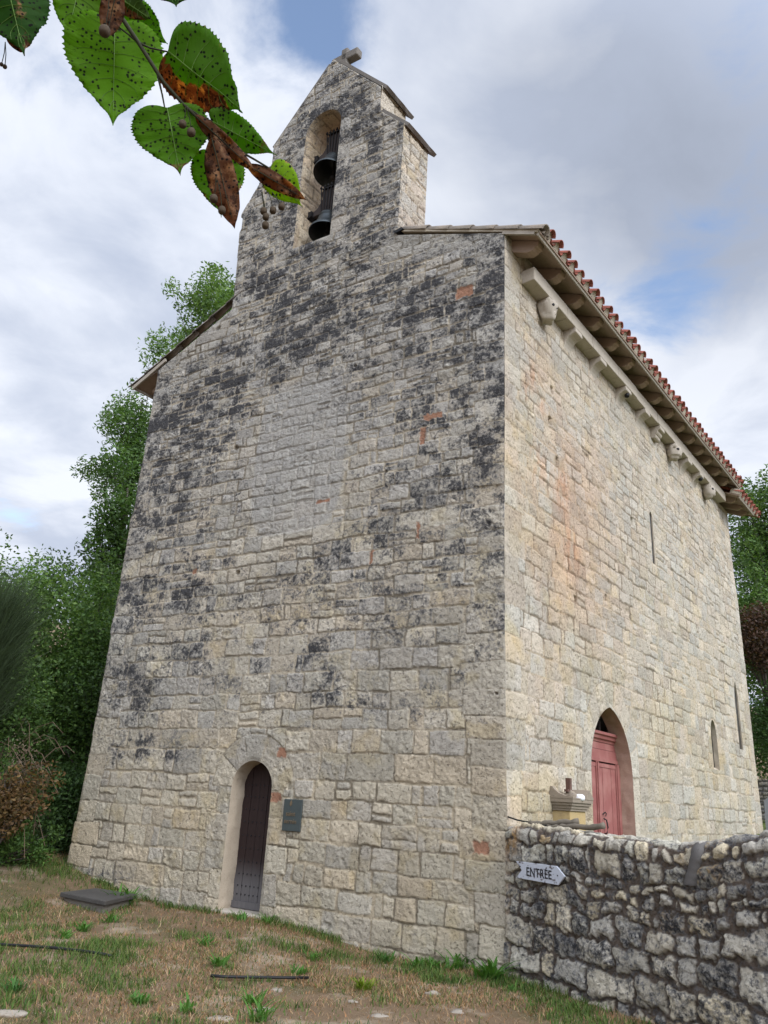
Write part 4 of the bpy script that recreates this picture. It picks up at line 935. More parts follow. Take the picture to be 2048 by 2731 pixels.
# a band of smooth cement laid over the top
V = []; n = 22
for i in range(n):
    t = i/(n-1); s0 = 2.44+.10*min(1, t*1.5); tp = 1.468
    if t < .62: v_, o_ = 1.14+(tp-.10-1.14)*t/.62, .0; nv, no = 0, 1
    else:
        a = (t-.62)/.38*math.pi/2; v_, o_ = tp-.10+.10*math.sin(a), -.10*(1-math.cos(a)); nv, no = math.sin(a), math.cos(a)
        if i == n-1: o_ -= .3
    hw = .062+.004*math.sin(i*1.7)+.004*math.sin(i*.6)
    for x, h in ((-hw, -.03), (-hw*.85, .034), (0, .046), (hw*.85, .034), (hw, -.03)): V.append(WP(s0+x, v_+h*nv, o_+h*no))
mesh('cement_band', V, [(i*5+j, i*5+j+1, (i+1)*5+j+1, (i+1)*5+j) for i in range(n-1) for j in range(4)], plain_stone('grey_cement', (.15, .14, .13), (.085, .08, .078), (.04, .04, .04), .6), bw, smooth=True)

# arrow sign
sign = empty('arrow_sign', tuple(WP(.6, 1.06, .06)), 'white flaking arrow board lettered ENTRÉE on the rubble wall', 'sign')
M = NM('flaked_white_paint', .6); a = M.noise(11., 6, .65, stretch=(1, 1, 2.2)); b_ = M.noise(60., 3)
M.base(M.mix(M.ramp(a, .555, .61), M.mix(b_, (.44, .465, .52), (.56, .58, .63)), (.13, .11, .11))); M.bump(a, .2, .003); FLAKE = M.m
BLACKPAINT = NM('black_paint', .6); BLACKPAINT.base(BLACKPAINT.mix(BLACKPAINT.ramp(BLACKPAINT.noise(55., 4), .55, .7), (.02, .02, .022), (.12, .11, .12))); BLACKPAINT = BLACKPAINT.m
ar = [(.272, 1.147), (.885, 1.152), (.997, 1.066), (.900, .974), (.272, .980), (.36, 1.064)]
V_, F_ = prism([(x, y) for x, y in ar], WP(0, 0, .055), W, Z, NW*.022); o = mesh('board', V_, F_, FLAKE, sign); mod = o.modifiers.new('bevel', 'BEVEL'); mod.width = .003; mod.segments = 1
text_mesh('ENTRÉE', .122, .0012, BLACKPAINT, 'lettering', sign, WP(.625, 1.018, .0785), W, Z, NW, sx=.86, bold=.0022, space=1.06)
for s_ in (.34, .90): V_, F_ = rock(WP(s_, 1.10 if s_ < .5 else 1.065, .079), (.007, .007, .007), 2, 5, 8, 0); mesh('screw', V_, F_, IRON, sign)

# ------------------------------------------------------------------ stone pedestal beside the red door
PEDY = plain_stone('ochre_stone', (.44, .30, .12), (.42, .33, .19), (.22, .15, .09), .35); PEDB = plain_stone('grey_brown_stone', (.30, .25, .19), (.22, .18, .14), (.08, .07, .06), .5)
ped = empty('stone_pedestal', tuple(RP(1.49, 1.1, .12)), 'short stone pedestal with a broken pediment and small iron cross, left of the red door', 'pedestal')
V_, F_ = box(RP(1.25, .8, -.03), R*.48, NR*.28, Z*.90); o = mesh('shaft', V_, F_, PEDY, ped); mod = o.modifiers.new('bevel', 'BEVEL'); mod.width = .012; mod.segments = 2
mm = MB()
for (v0, v1, e) in ((1.70, 1.73, .02), (1.73, 1.765, .035), (1.765, 1.80, .055), (1.80, 1.845, .075)):
    mm.add(*box(RP(1.25-e, v0, -.03), R*(.48+2*e), NR*(.28+e), Z*(v1-v0-.001)))
mm.build('capital', PEDB, ped)
arc = [(-.02, 0), (.33, 0), (.33, .025), (.22, .035), (.14, .06), (.08, .10), (.05, .14), (-.02, .15)]
mm = MB(); mm.add(*prism(arc, RP(1.17, 1.845, 0), NR, Z, R*.07)); mm.add(*prism([(0, 0), (.25, 0), (.25, .025), (.14, .11), (.10, .12), (.04, .05)], RP(1.56, 1.845, .06), R, Z, NR*.27)); mm.add(*prism(arc, RP(1.24, 1.845, 0), NR, Z*.45, R*.34)); mm.build('pediment', PEDB, ped)
V_, F_ = rock(RP(1.44, 1.82, .18), (.10, .10, .11), 12, 12, 14, .4); mesh('broken_core', V_, F_, PEDB, ped, smooth=True)
RUST = metal('rusty_iron', (.16, .08, .055), .8, .2, (.08, .05, .04))
mm = MB(); mm.add(*box(RP(1.42, 1.90, .12), R*.06, NR*.06, Z*.20)); mm.add(*box(RP(1.36, 1.93, .125), R*.16, NR*.05, Z*.03)); mm.build('iron_cross', RUST, ped)
WHITE = NM('white_enamel', .35); WHITE.base((.72, .72, .74)); WHITE = WHITE.m
V_, F_ = rock(RP(1.45, 1.865, .30), (.062, .05, .045), 5, 12, 16, .05); mesh('white_lamp_cover', V_, F_, WHITE, ped, smooth=True)

# loose sticks and a cable lying on the wall top
BARK = wood_mat('grey_bark', (.10, .085, .065), (.20, .17, .13), (1, 1, 1))
def wtop(s): return float(np.interp(s, WT_S, WT_V))
def stick(p, r, name, label, cat, mat, group=None):
    p = np.array(p); t = np.linspace(0, 1, len(p)); ts = np.linspace(0, 1, 14); q = np.stack([np.interp(ts, t, p[:, k]) for k in range(3)], -1); rs = np.random.default_rng(len(label)); rr = np.interp(ts, np.linspace(0, 1, np.size(r)), np.atleast_1d(r))
    if np.size(r) > 1: q = q+rs.normal(size=q.shape)*.007; rr = rr*rs.uniform(.78, 1.15, 14)
    V_, F_ = tube(q, rr, 7)
    return setp(mesh(name, V_, F_, mat, None, smooth=True), label, cat, group)
stick([WP(.30, wtop(.3)+.04, -.12), WP(.55, wtop(.5)+.055, -.22), WP(.86, wtop(.8)+.10, -.30)], [.030, .034, .036], 'stick', 'thick grey stick on the wall top, the upper of the two beside the corner', 'stick', BARK, 'sticks on the wall top')
stick([WP(.55, wtop(.5)+.03, -.15), WP(.85, wtop(.8)+.045, -.20), WP(1.25, wtop(1.2)+.09, -.25)], [.024, .03, .034], 'stick', 'longer grey stick on the wall top, the lower one pointing at the red door', 'stick', BARK, 'sticks on the wall top')
stick([WP(-.02, 1.60, -.05), WP(.12, 1.565, -.10), WP(.25, 1.555, -.13), WP(.40, 1.535, -.15), WP(.62, 1.53, -.16)], .009, 'cable', 'thin black cable drooping from the chapel corner onto the wall top', 'cable', BLACKP)

# ------------------------------------------------------------------ ground
def gpx(x, y):
    d = pxdir(x, y); t = 1.7/-d[2]
    for _ in range(40):
        p = np.array([0, 0, CAMH])+d*t; zt = float(ground_z(p[0], p[1])); t = (CAMH-zt)/-d[2]
    return np.array([0, 0, CAMH])+d*t
def axis(a, b, fine, lo, hi, grow=1.22):
    x = list(np.arange(a, b, fine)); s_ = fine
    while x[-1] < hi: s_ *= grow; x.append(x[-1]+s_)
    s_ = fine
    while x[0] > lo: s_ *= grow; x.insert(0, x[0]-s_)
    return np.array(x)
gx = axis(-9, 6, .09, -700, 700); gy = axis(3, 15, .09, -700, 900)
GX, GY = np.meshgrid(gx, gy, indexing='xy')
M = NM('dry_earth', .95, .1); a = M.noise(1.3, 5, .6); b_ = M.noise(9., 5, .65); d_ = M.noise(45., 4, .65); pe = M.vor(38.)
soil = M.mix(b_, (.22, .15, .092), (.15, .105, .065)); soil = M.mix(M.ramp(a, .50, .66), soil, (.34, .275, .20))
soil = M.mix(M.math('MULTIPLY', M.ramp(M.noise(.55, 4), .5, .62), .65), soil, (.085, .085, .035)); soil = M.mix(M.ramp(d_, .58, .74), soil, (.34, .27, .19))
soil = M.mix(M.math('MULTIPLY', M.math('SUBTRACT', 1.0, M.ramp(pe.outputs['Distance'], .18, .30)), M.ramp(M.noise(2.2, 4), .56, .64)), soil, (.36, .32, .26))
M.base(soil); M.bump(M.math('ADD', d_, b_), .9, .03); EARTH = M.m
o = mesh('ground', np.stack([GX, GY, ground_z(GX, GY)], -1).reshape(-1, 3), grid_faces(*GX.shape), EARTH, smooth=True); setp(o, kind='structure')
# lawn of the churchyard, higher, behind the boundary wall
def lawn_z(a, b): return .93+.043*b+.02*np.maximum(b-14, 0)+0*a
A_, B_ = np.meshgrid(np.linspace(.30, 12, 40), np.linspace(.12, 45, 120), indexing='ij'); Pl = C+np.multiply.outer(A_, W)+np.multiply.outer(B_, R); Pl[..., 2] = lawn_z(A_, B_)
Pl2 = np.concatenate([np.stack([C+W*(.0)+R*b+Z*(lawn_z(0, b)) for b in np.linspace(.12, 45, 120)])[None], Pl]); 
M = NM('mown_lawn', .95, .1); M.base(M.mix(M.noise(25., 4), (.055, .085, .022), (.12, .14, .04))); LAWN = M.m
o = mesh('lawn', Pl2.reshape(-1, 3), grid_faces(*Pl2.shape[:2]), LAWN); setp(o, kind='structure')
# lawn continuing behind the choir
A_, B_ = np.meshgrid(np.linspace(-14, .02, 30), np.linspace(CH1+.05, 45, 60), indexing='ij'); Pl = C+np.multiply.outer(A_, W*0+NR)+np.multiply.outer(B_, R); Pl[..., 2] = lawn_z(A_, B_)-.02
o = mesh('lawn', Pl.reshape(-1, 3), grid_faces(*Pl.shape[:2]), LAWN); setp(o, kind='structure')

# grass blades
def in_front(x, y, m=.03):
    dx = x-C[0]; dy = y-C[1]; wv = (F[0]*dy-F[1]*dx)/(F[0]*(-NF[1])*-1-F[1]*NF[0]*-1) if False else -(dx*NF[0]+dy*NF[1])
    ow = dx*NW[0]+dy*NW[1]; u = dx*F[0]+dy*F[1]
    return ((wv > m) | (u > 7.5)) & ((ow > .02+m) | (u > .6))
G = np.random.default_rng(17); n = 420000
gx_ = G.uniform(-10.5, 3.6, n); gy_ = 5.2+10.5*G.random(n)**1.15
dens = fbm(gx_*.9+11, gy_*.9, 800, 4)
dxx = gx_-C[0]; dyy = gy_-C[1]; wv = -(dxx*NF[0]+dyy*NF[1]); uu = dxx*F[0]+dyy*F[1]
near = np.exp(-np.maximum(wv, 0)/.7)
near = near*(uu > -.1)
green = sst(.44, .66, .55*fbm(gx_*1.1+40, gy_*1.1+9, 810, 4)+.45*fbm(gx_*4+40, gy_*4+9, 815, 3)+.015*near+.09*sst(4.5, 7.5, uu)-.035)
bare = sst(.52, .60, fbm(gx_*.8+3, gy_*.8+77, 820, 4))
for (px, py, sx, sy) in ((560, 2485, .42, .35), (415, 2505, .3, .3), (80, 2560, .6, .3)):
    gp = gpx(px, py); bare = np.maximum(bare, 1.1*np.exp(-((gx_-gp[0])/sx)**2-((gy_-gp[1])/sy)**2))
nf_ = 10000; tu = G.uniform(-.2, 8.4, nf_); tw = .04+.22*G.random(nf_)**2; q_ = C+tu[:, None]*F-tw[:, None]*NF; nw_ = 900; ts_ = G.uniform(0, 1.0, nw_); q2 = C+ts_[:, None]*W+(.06+.2*G.random(nw_)**2)[:, None]*NW
fr = np.vstack([q_, q2])
keep = in_front(gx_, gy_) & (G.random(n) < np.clip(1.05-.85*bare, .05, 1)*(.55+.45*sst(.3, .5, dens)))
gx_, gy_, green, near, uu = gx_[keep], gy_[keep], green[keep], near[keep], uu[keep]
fk = fbm(fr[:, 0]*2.2, fr[:, 1]*2.2, 840, 3); fr = fr[(fk > .54)]; m_ = len(fr)
gx_ = np.concatenate([gx_, fr[:, 0]]); gy_ = np.concatenate([gy_, fr[:, 1]]); green = np.concatenate([green, G.uniform(.1, .8, m_)]); near = np.concatenate([near, G.uniform(.6, 2.0, m_)]); n = len(gx_)
isg = G.random(n) < green*.66+.13
hgt = np.where(isg, G.uniform(.025, .075, n)*(.85+.30*near+.45*green), G.uniform(.014, .042, n)*(1+1.6*(G.random(n) < .04)))
gz_ = ground_z(gx_, gy_)-.006
an = G.uniform(0, 6.283, n); ln = np.where(isg, G.uniform(.3, 1.3, n), G.uniform(.5, 2.4, n))*hgt; wd = np.where(isg, G.uniform(.006, .012, n), G.uniform(.004, .009, n))
B = np.stack([gx_, gy_, gz_], -1); side_ = np.stack([np.cos(an+1.57), np.sin(an+1.57), 0*an], -1)*wd[:, None]; lean = np.stack([np.cos(an), np.sin(an), 0*an], -1)
V = np.stack([B-side_/2, B+side_/2, B+lean*(ln*.35)[:, None]+Z*(hgt*.62)[:, None]+side_*.35, B+lean*(ln*.35)[:, None]+Z*(hgt*.62)[:, None]-side_*.35, B+lean*ln[:, None]+Z*hgt[:, None]], 1)
i0 = np.arange(n)*5
Q = np.concatenate([np.stack([i0, i0+1, i0+2], -1), np.stack([i0, i0+2, i0+3], -1), np.stack([i0+3, i0+2, i0+4], -1)])
gcol = np.array([(.085, .15, .03), (.105, .165, .04), (.065, .115, .035), (.14, .17, .05)])[G.integers(0, 4, n)]; dcol = np.array([(.38, .255, .14), (.31, .195, .10), (.44, .32, .195), (.24, .16, .09), (.35, .18, .085)])[G.integers(0, 5, n)]
cc = np.where(isg[:, None], gcol, dcol)*G.uniform(.75, 1.25, n)[:, None]
def foliage_mat(name, transl=.35, rough=.55, spec=.3, tint=(1.25, 1.35, .6)):
    M = NM(name, rough, spec); c = M.attr('col').outputs['Color']; M.base(c)
    t = M.n('ShaderNodeBsdfTranslucent'); M.l(M.mix(1.0, c, tint, 'MULTIPLY'), t.inputs[0])
    x = M.n('ShaderNodeMixShader'); x.inputs[0].default_value = transl; M.l(M.b.outputs[0], x.inputs[1]); M.l(t.outputs[0], x.inputs[2]); M.l(x.outputs[0], M.out.inputs[0]); return M.m
GRASSM = foliage_mat('grass_blades', .3, .7, .15, (1.1, 1.15, .8)); LEAFM = foliage_mat('foliage', .32)
o = mesh('grass', V.reshape(-1, 3), Q, GRASSM, None, np.repeat(cc, 5, 0)); setp(o, kind='stuff')

# green weeds, each a plant of its own
def weed(p, h, nl, col, broad, seed):
    r = np.random.default_rng(seed); V = []; Fc = []; cs = []
    for k in range(nl):
        a = r.uniform(0, 6.283); L = h*r.uniform(.6, 1.15); out = r.uniform(.2, 1.3)*L; L *= r.uniform(.35, .9); w_ = L*broad*r.uniform(.7, 1.2); c_ = np.array(col)*r.uniform(.7, 1.3)
        d = np.array([math.cos(a), math.sin(a), 0]); sd = np.array([-math.sin(a), math.cos(a), 0]); st = p+np.array([r.normal()*h*.22, r.normal()*h*.22, 0]); b = len(V); m_ = 6
        for i in range(m_):
            t = i/(m_-1); q = st+d*out*t**1.2+Z*(L*math.sin(min(1.25*t, 1.25)*1.2)*.85-.01); ww = w_*math.sin(math.pi*min(1, .12+.88*t))**.8*(1-.1*t)+.0015
            V += [q-sd*ww/2, q-Z*ww*.15, q+sd*ww/2]; cs += [c_]*3
        for i in range(m_-1):
            for j in range(2): Fc.append((b+i*3+j, b+i*3+j+1, b+(i+1)*3+j+1, b+(i+1)*3+j))
    return V, Fc, np.array(cs)
WEEDS = [(1168, 2548, .24, 20, 'tall leafy weed against the front wall, near the corner'), (1105, 2583, .15, 14, 'low spreading weed below the front wall, left of the tall one'), (1156, 2585, .13, 14, 'small bright weed right below the tall one at the wall'), (1211, 2588, .20, 12, 'narrow upright weed between the tall one and the corner'),
 (1262, 2580, .17, 14, 'dark green weed close to the wall left of the corner clump'), (1306, 2612, .22, 24, 'dense green weed clump at the foot of the corner'), (1364, 2645, .10, 9, 'flat pale weed at the foot of the boundary wall'), (971, 2640, .11, 30, 'yellow-green cushion weed alone in the dry grass'),
 (1030, 2568, .12, 16, 'dull green weed at the middle of the front wall'), (836, 2560, .12, 16, 'soft green weed in the grass right of the low door'), (800, 2595, .10, 14, 'small weed in the grass in front of the plaque'), (640, 2455, .13, 12, 'weed growing by the threshold of the low door'),
 (333, 2412, .24, 22, 'lush weed in front of the stone slab'), (463, 2412, .18, 16, 'dark weed at the wall between slab and low door'), (135, 2370, .22, 22, 'broad weed just left of the stone slab'), (116, 2340, .22, 20, 'weed behind and left of the stone slab'), (222, 2484, .12, 14, 'flat rosette weed in front of the slab'),
 (174, 2502, .11, 14, 'low bright weed at the left, before the hose'), (294, 2460, .14, 18, 'green weed in the grass below the slab'), (545, 2522, .12, 14, 'weed beside the bare gravel patch'), (583, 2575, .12, 18, 'round green weed below the gravel patch'), (39, 2645, .12, 18, 'dark tuft weed near the left edge of the foreground'),
 (371, 2676, .10, 20, 'mat of green weed in the middle of the foreground'), (670, 2676, .11, 16, 'green weed beside the pale stones'), (685, 2722, .16, 16, 'tall tuft weed at the bottom edge'), (499, 2702, .12, 8, 'thin bright weed at the bottom of the foreground'), (791, 2600, .10, 10, 'sparse weed above the end of the black pipe'), (716, 2462, .13, 12, 'weed at the wall just right of the low door')]
for k, (x, y, h, nl, lab) in enumerate(WEEDS):
    p = gpx(x, y); col = (.16, .22, .02) if 'yellow' in lab else ((.05, .13, .025) if 'dark' in lab or 'dull' in lab else (.075, .18, .03))
    V_, F_, c_ = weed(p, h*1.3, int(nl*3.4), col, .16 if k % 3 else .10, 900+k)
    setp(mesh('weed_plant', V_, F_, LEAFM, None, c_), lab, 'weed', 'green weeds in the dry grass')
# pale stones in the ground
PALE = plain_stone('pale_field_stone', (.34, .30, .25), (.26, .225, .18), (.14, .12, .09), .5, 30.)
for k, (x, y, a_, b_, lab) in enumerate([(738, 2643, .07, .03, 'flat pale stone just above the end of the black pipe'), (695, 2697, .08, .025, 'pale stone slab fragment among the weeds at the bottom'), (590, 2718, .13, .022, 'long flat pale stone at the bottom edge'), (22, 2705, .14, .03, 'pale stone at the left bottom corner'), (735, 2638, .05, .02, 'small pale stone beside the black pipe'),
   (1155, 2652, .075, .03, 'pale stone lying below the wall weeds'), (1012, 2710, .09, .02, 'flat pale stone in the dry grass at bottom centre'), (712, 2693, .1, .02, 'broken pale stone flush with the ground'), (940, 2672, .06, .02, 'two-lobed pale stone left of centre'), (1220, 2700, .06, .03, 'small pale stone on the right in the dry grass')]):
    p = gpx(x, y); V_, F_ = rock(p-Z*.006, (a_*.85, a_*.5, b_), 200+k, 9, 12, .35); setp(mesh('field_stone', V_, F_, PALE, None, smooth=True), lab, 'stone', 'pale stones in the grass')
# irrigation pipes
def pipe(px, lab):
    P_ = [gpx(*q)+Z*.034 for q in px]; V_, F_ = tube(P_, .014, 7); setp(mesh('garden_pipe', V_, F_, BLACKP, None, smooth=True), lab, 'pipe', 'black pipes on the ground')
pipe([(-40, 2526), (0, 2529), (70, 2533), (140, 2538), (215, 2546), (262, 2553), (296, 2560)], 'dark grey pipe lying in the dry grass at the left edge')
pipe([(560, 2613), (600, 2616), (680, 2617), (760, 2618), (822, 2618)], 'thin black pipe lying in the dry grass in front of the low door')
# stone slab by the wall
SLABM = plain_stone('dark_lichened_slab', (.085, .078, .07), (.05, .047, .044), (.20, .19, .17), .35, 30.)
SLABP = plain_stone('grey_plinth_stone', (.20, .18, .155), (.15, .135, .115), (.08, .07, .06), .5)
sl = empty('stone_slab', tuple(gpx(300, 2400)), 'dark rectangular stone slab lying at the left foot of the front wall', 'stone slab')
q = np.array([(-4.15, 11.86), (-3.34, 11.26), (-3.17, 12.14), (-3.88, 12.54)])
def slabbox(q, z0, z1, mat, name, sc):
    c_ = q.mean(0); q = c_+(q-c_)*sc; V_ = [(x, y, z0) for x, y in q]+[(x, y, z1) for x, y in q]
    o = mesh(name, V_, [(3, 2, 1, 0), (4, 5, 6, 7)]+[(i, (i+1) % 4, 4+(i+1) % 4, 4+i) for i in range(4)], mat, sl); mod = o.modifiers.new('bevel', 'BEVEL'); mod.width = .012; mod.segments = 2
slabbox(q, .205, .265, SLABM, 'top_slab', 1.0); slabbox(q, .0, .205, SLABP, 'plinth', .88)

# ------------------------------------------------------------------ trees and shrubs
def leafquads(P, L, Wd, r, up=.5):
    n = len(P); d = r.normal(size=(n, 3)); d[:, 2] *= .7; d[:, 2] -= .15; d /= np.linalg.norm(d, axis=1)[:, None]
    q = r.normal(size=(n, 3)); q[:, 2] += up; s = np.cross(d, q); s /= np.linalg.norm(s, axis=1)[:, None]+1e-9; nn = np.cross(s, d)
    L = L[:, None]; Wd = Wd[:, None]
    V = np.stack([P-d*L/2, P-s*Wd/2-nn*L*.06, P+d*L/2-nn*L*.10, P+s*Wd/2-nn*L*.06], 1)
    i = np.arange(n)*4; return V.reshape(-1, 3), np.stack([i, i+1, i+2, i+3], -1)
def crown(name, clumps, n, size, cols, parent, r, asp=.5, shell=.45):
    """leaves in many unequal clumps; clumps: (centre, radii)"""
    vol = np.array([c[1][0]*c[1][1]*c[1][2] for c in clumps])**.72; k = r.choice(len(clumps), n, p=vol/vol.sum())
    ce = np.array([c[0] for c in clumps])[k]; ra = np.array([c[1] for c in clumps])[k]
    d = r.normal(size=(n, 3)); d /= np.linalg.norm(d, axis=1)[:, None]; rr = r.random(n)**shell
    lump = .72+.5*fbm(d[:, 0]*2.2+k*3.7, d[:, 1]*2.2+d[:, 2]*1.7+k, 950, 3)
    P = ce+d*ra*(rr*lump)[:, None]
    L = size*r.uniform(.6, 1.35, n); V, Q = leafquads(P, L, L*asp*r.uniform(.8, 1.2, n), r)
    cl = np.array(cols); hue = r.random(len(clumps))
    c = cl[r.integers(0, len(cl), n)]*(.8+.4*hue[k])[:, None]*r.uniform(.75, 1.3, n)[:, None]
    return mesh(name, V, Q, LEAFM, parent, np.repeat(c, 4, 0))
BARKD = wood_mat('dark_bark', (.045, .038, .03), (.10, .085, .07), (1, 1, .3))
def limbs(base, tips, r0, r, parent, name='trunk', fork=.45, top=None):
    mm = MB(); base = np.asarray(base, float); tips = np.asarray(tips); apex = np.asarray(top if top is not None else base+(tips.mean(0)-base)*1.0, float)
    n = 9; wob = r.normal(size=(n, 3))*.05*np.linalg.norm(apex-base)/6; wob[0] = 0; wob[:, 2] = 0
    tr = base+(apex-base)*np.linspace(0, 1, n)[:, None]+wob; mm.add(*tube(tr, np.linspace(r0, r0*.18, n), 9))
    for t in tips:
        f = r.uniform(fork, .92); i = f*(n-1); a = tr[int(i)]+(tr[min(int(i)+1, n-1)]-tr[int(i)])*(i-int(i))
        if a[2] > t[2]: f *= .6; i = f*(n-1); a = tr[int(i)]
        m1 = a*.55+t*.45+np.array([0, 0, .12*np.linalg.norm(t-a)])*r.uniform(-.3, 1)+r.normal(size=3)*.05
        mm.add(*tube([a, m1, t], [r0*.22*(1.1-f)+.012, r0*.10*(1.1-f)+.010, .006], 5, False))
    return mm.build(name, BARKD, parent, smooth=True)
def tree(name, base, label, cat, height, cen, radii, nclump, crad, nleaf, size, cols, seed, trunk=.14, group=None, asp=.45, fork=.35, upright=1.25):
    r = np.random.default_rng(seed); root = empty(name, tuple(base), label, cat, group); cl = []; tips = []
    cen = np.asarray(cen, float); radii = np.asarray(radii, float)
    while len(cl) < nclump:
        d = r.normal(size=3); d /= np.linalg.norm(d); q = cen+d*radii*(r.random()**.42)*(.8+.35*math.sin(seed+3*d[0]+5*d[1]))
        k = crad*r.uniform(.45, 1.55); cl.append((q, (k, k, k*upright*r.uniform(.8, 1.2)))); tips.append(q)
    limbs(base, np.array(tips), trunk, r, root, fork=fork, top=cen+np.array([0, 0, radii[2]*.55]))
    crown('crown', cl, nleaf, size, cols, root, r, asp); return root
GRN = [(.095, .175, .045), (.125, .21, .055), (.070, .135, .035), (.15, .235, .06)]
DRK = [(.052, .102, .030), (.074, .134, .036), (.042, .080, .026)]
MID = [(.065, .128, .030), (.092, .165, .036), (.05, .10, .025)]
BRN = [(.15, .085, .035), (.10, .06, .028), (.19, .12, .045), (.07, .05, .02)]
gz1 = lambda x, y: float(ground_z(x, y))
# left side
tree('ash_tree', (-6.6, 24.0, gz1(-6.6, 24)), 'tall airy tree rising above the left roof slope of the chapel', 'tree', 20, (-5.6, 23.6, 16.3), (2.6, 2.2, 4.5), 130, .55, 44000, .15, GRN, 1, .24, 'trees behind the chapel', .36)
tree('ash_tree', (-8.3, 24.5, gz1(-8.3, 24.5)), 'slender tree showing its top below the overhanging left eave', 'tree', 15, (-7.9, 22.2, 11.4), (1.7, 1.3, 3.6), 40, .42, 10500, .14, GRN[:3]+DRK[:1], 2, .16, 'trees behind the chapel', .36)
tree('oak_tree', (-7.0, 19.2, gz1(-7, 19.2)), 'dark leafy tree against the left edge of the chapel, above the thicket', 'tree', 11, (-6.75, 18.9, 7.2), (1.8, 1.2, 3.3), 46, .42, 12500, .11, DRK+MID, 3, .13, 'trees behind the chapel', .5)
def shrub(label, cat, cen, radii, ncl, crad, nl, size, cols, seed, name='leafy_shrub', asp=.5, trunk=.05, upright=1.1):
    b = (cen[0], cen[1], gz1(cen[0], cen[1])-.05); return tree(name, b, label, cat, 0, cen, radii, ncl, crad, nl, size, cols, seed, trunk, 'thicket left of the chapel', asp, .15, upright)
shrub('bright green shrub topping the thicket at the left edge', 'shrub', (-7.3, 14.9, 4.0), (1.3, 1.2, 2.2), 50, .50, 20000, .085, GRN, 11)
shrub('green shrub with upright shoots between the left edge and the chapel', 'shrub', (-6.1, 16.0, 3.6), (1.1, 1.1, 2.6), 50, .46, 21000, .085, GRN+MID, 12)
shrub('dense shrub pressed against the lower left edge of the chapel', 'shrub', (-5.35, 15.5, 2.3), (.75, .9, 2.0), 40, .42, 15000, .075, DRK+MID, 13)
shrub('shadowy shrub at the foot of the thicket beside the chapel base', 'shrub', (-5.3, 14.6, 1.3), (.8, .6, .9), 26, .36, 9000, .07, DRK, 14)
shrub('dark bushy shrub at the left edge below the broom', 'shrub', (-6.1, 12.7, 2.6), (.8, .6, 1.2), 30, .36, 11000, .07, MID+DRK, 15)
shrub('withered brown shrub low at the left edge of the thicket', 'shrub', (-5.45, 12.4, 1.35), (.75, .45, .62), 26, .26, 4200, .065, BRN, 16, 'withered_shrub')
shrub('low green brambles along the foot of the thicket', 'bramble', (-5.55, 13.0, .85), (.8, .4, .42), 22, .26, 6500, .06, MID, 17, 'bramble')
shrub('tall dark shrub behind the thicket', 'shrub', (-9.2, 19.5, 4.4), (1.8, 1.4, 2.8), 44, .7, 15000, .11, DRK+MID, 18)
shrub('broad shrub far behind the thicket at the left edge', 'shrub', (-12.4, 23.5, 5.2), (2.6, 1.6, 3.0), 50, .85, 15000, .13, MID+GRN, 19)
shrub('wide dark shrub filling the gap behind the chapel edge', 'shrub', (-7.2, 21.0, 3.6), (2.2, 1.0, 2.8), 40, .8, 14000, .12, DRK, 20)
# broom: many thin upright green stems
r = np.random.default_rng(60); bc = np.array([-6.15, 12.15, 0]); n = 6800; root = empty('broom_shrub', (bc[0], bc[1], gz1(bc[0], bc[1])), 'dark feathery broom shrub with thin upright stems at the left edge', 'shrub', 'thicket left of the chapel')
a_ = r.uniform(0, 6.283, n); e_ = r.random(n)**.5; h0 = r.uniform(2.5, 4.3, n); P0 = np.stack([bc[0]+.45*e_*np.cos(a_), bc[1]+.40*e_*np.sin(a_), h0-.2*e_], -1)
dd = np.stack([np.cos(a_)*e_*.55+.12, np.sin(a_)*e_*.5, np.ones(n)], -1)+r.normal(size=(n, 3))*.26; dd /= np.linalg.norm(dd, axis=1)[:, None]; Ls = r.uniform(.35, .85, n); sd = np.cross(dd, r.normal(size=(n, 3))); sd /= np.linalg.norm(sd, axis=1)[:, None]
V = np.stack([P0-sd*.004, P0+sd*.004, P0+dd*Ls[:, None]+sd*.0015, P0+dd*Ls[:, None]-sd*.0015], 1).reshape(-1, 3); i = np.arange(n)*4
mesh('stems', V, np.stack([i, i+1, i+2, i+3], -1), LEAFM, root, np.repeat(np.array([(.045, .068, .032)])*r.uniform(.6, 1.5, n)[:, None], 4, 0))
mm = MB()
for k in range(7): q = bc+np.array([r.uniform(-.3, .3), r.uniform(-.3, .3), 3.6]); mm.add(*tube([(bc[0], bc[1], gz1(*bc[:2])), (bc+q)/2*np.array([1, 1, 1.]), q], [.03, .02, .01], 5))
mm.build('trunk', BARKD, root)
# arching bare bramble canes
CANE = wood_mat('dry_cane', (.12, .08, .05), (.20, .14, .10))
mm = MB()
for k in range(46):
    a = np.array([r.uniform(-6.0, -4.9), r.uniform(12.2, 13.2), .6+r.uniform(0, 1.6)]); L = r.uniform(.5, 1.2); d = np.array([r.uniform(-1, 1), r.uniform(-.6, .1), .2])*L
    mm.add(*tube([a, a+d*.35+Z*.28*L, a+d*.7+Z*.30*L, a+d+Z*.05*L], [.005, .0045, .004, .002], 4, False))
setp(mm.build('dry_canes', CANE), 'tangle of dry arching bramble canes in front of the thicket', 'bramble')
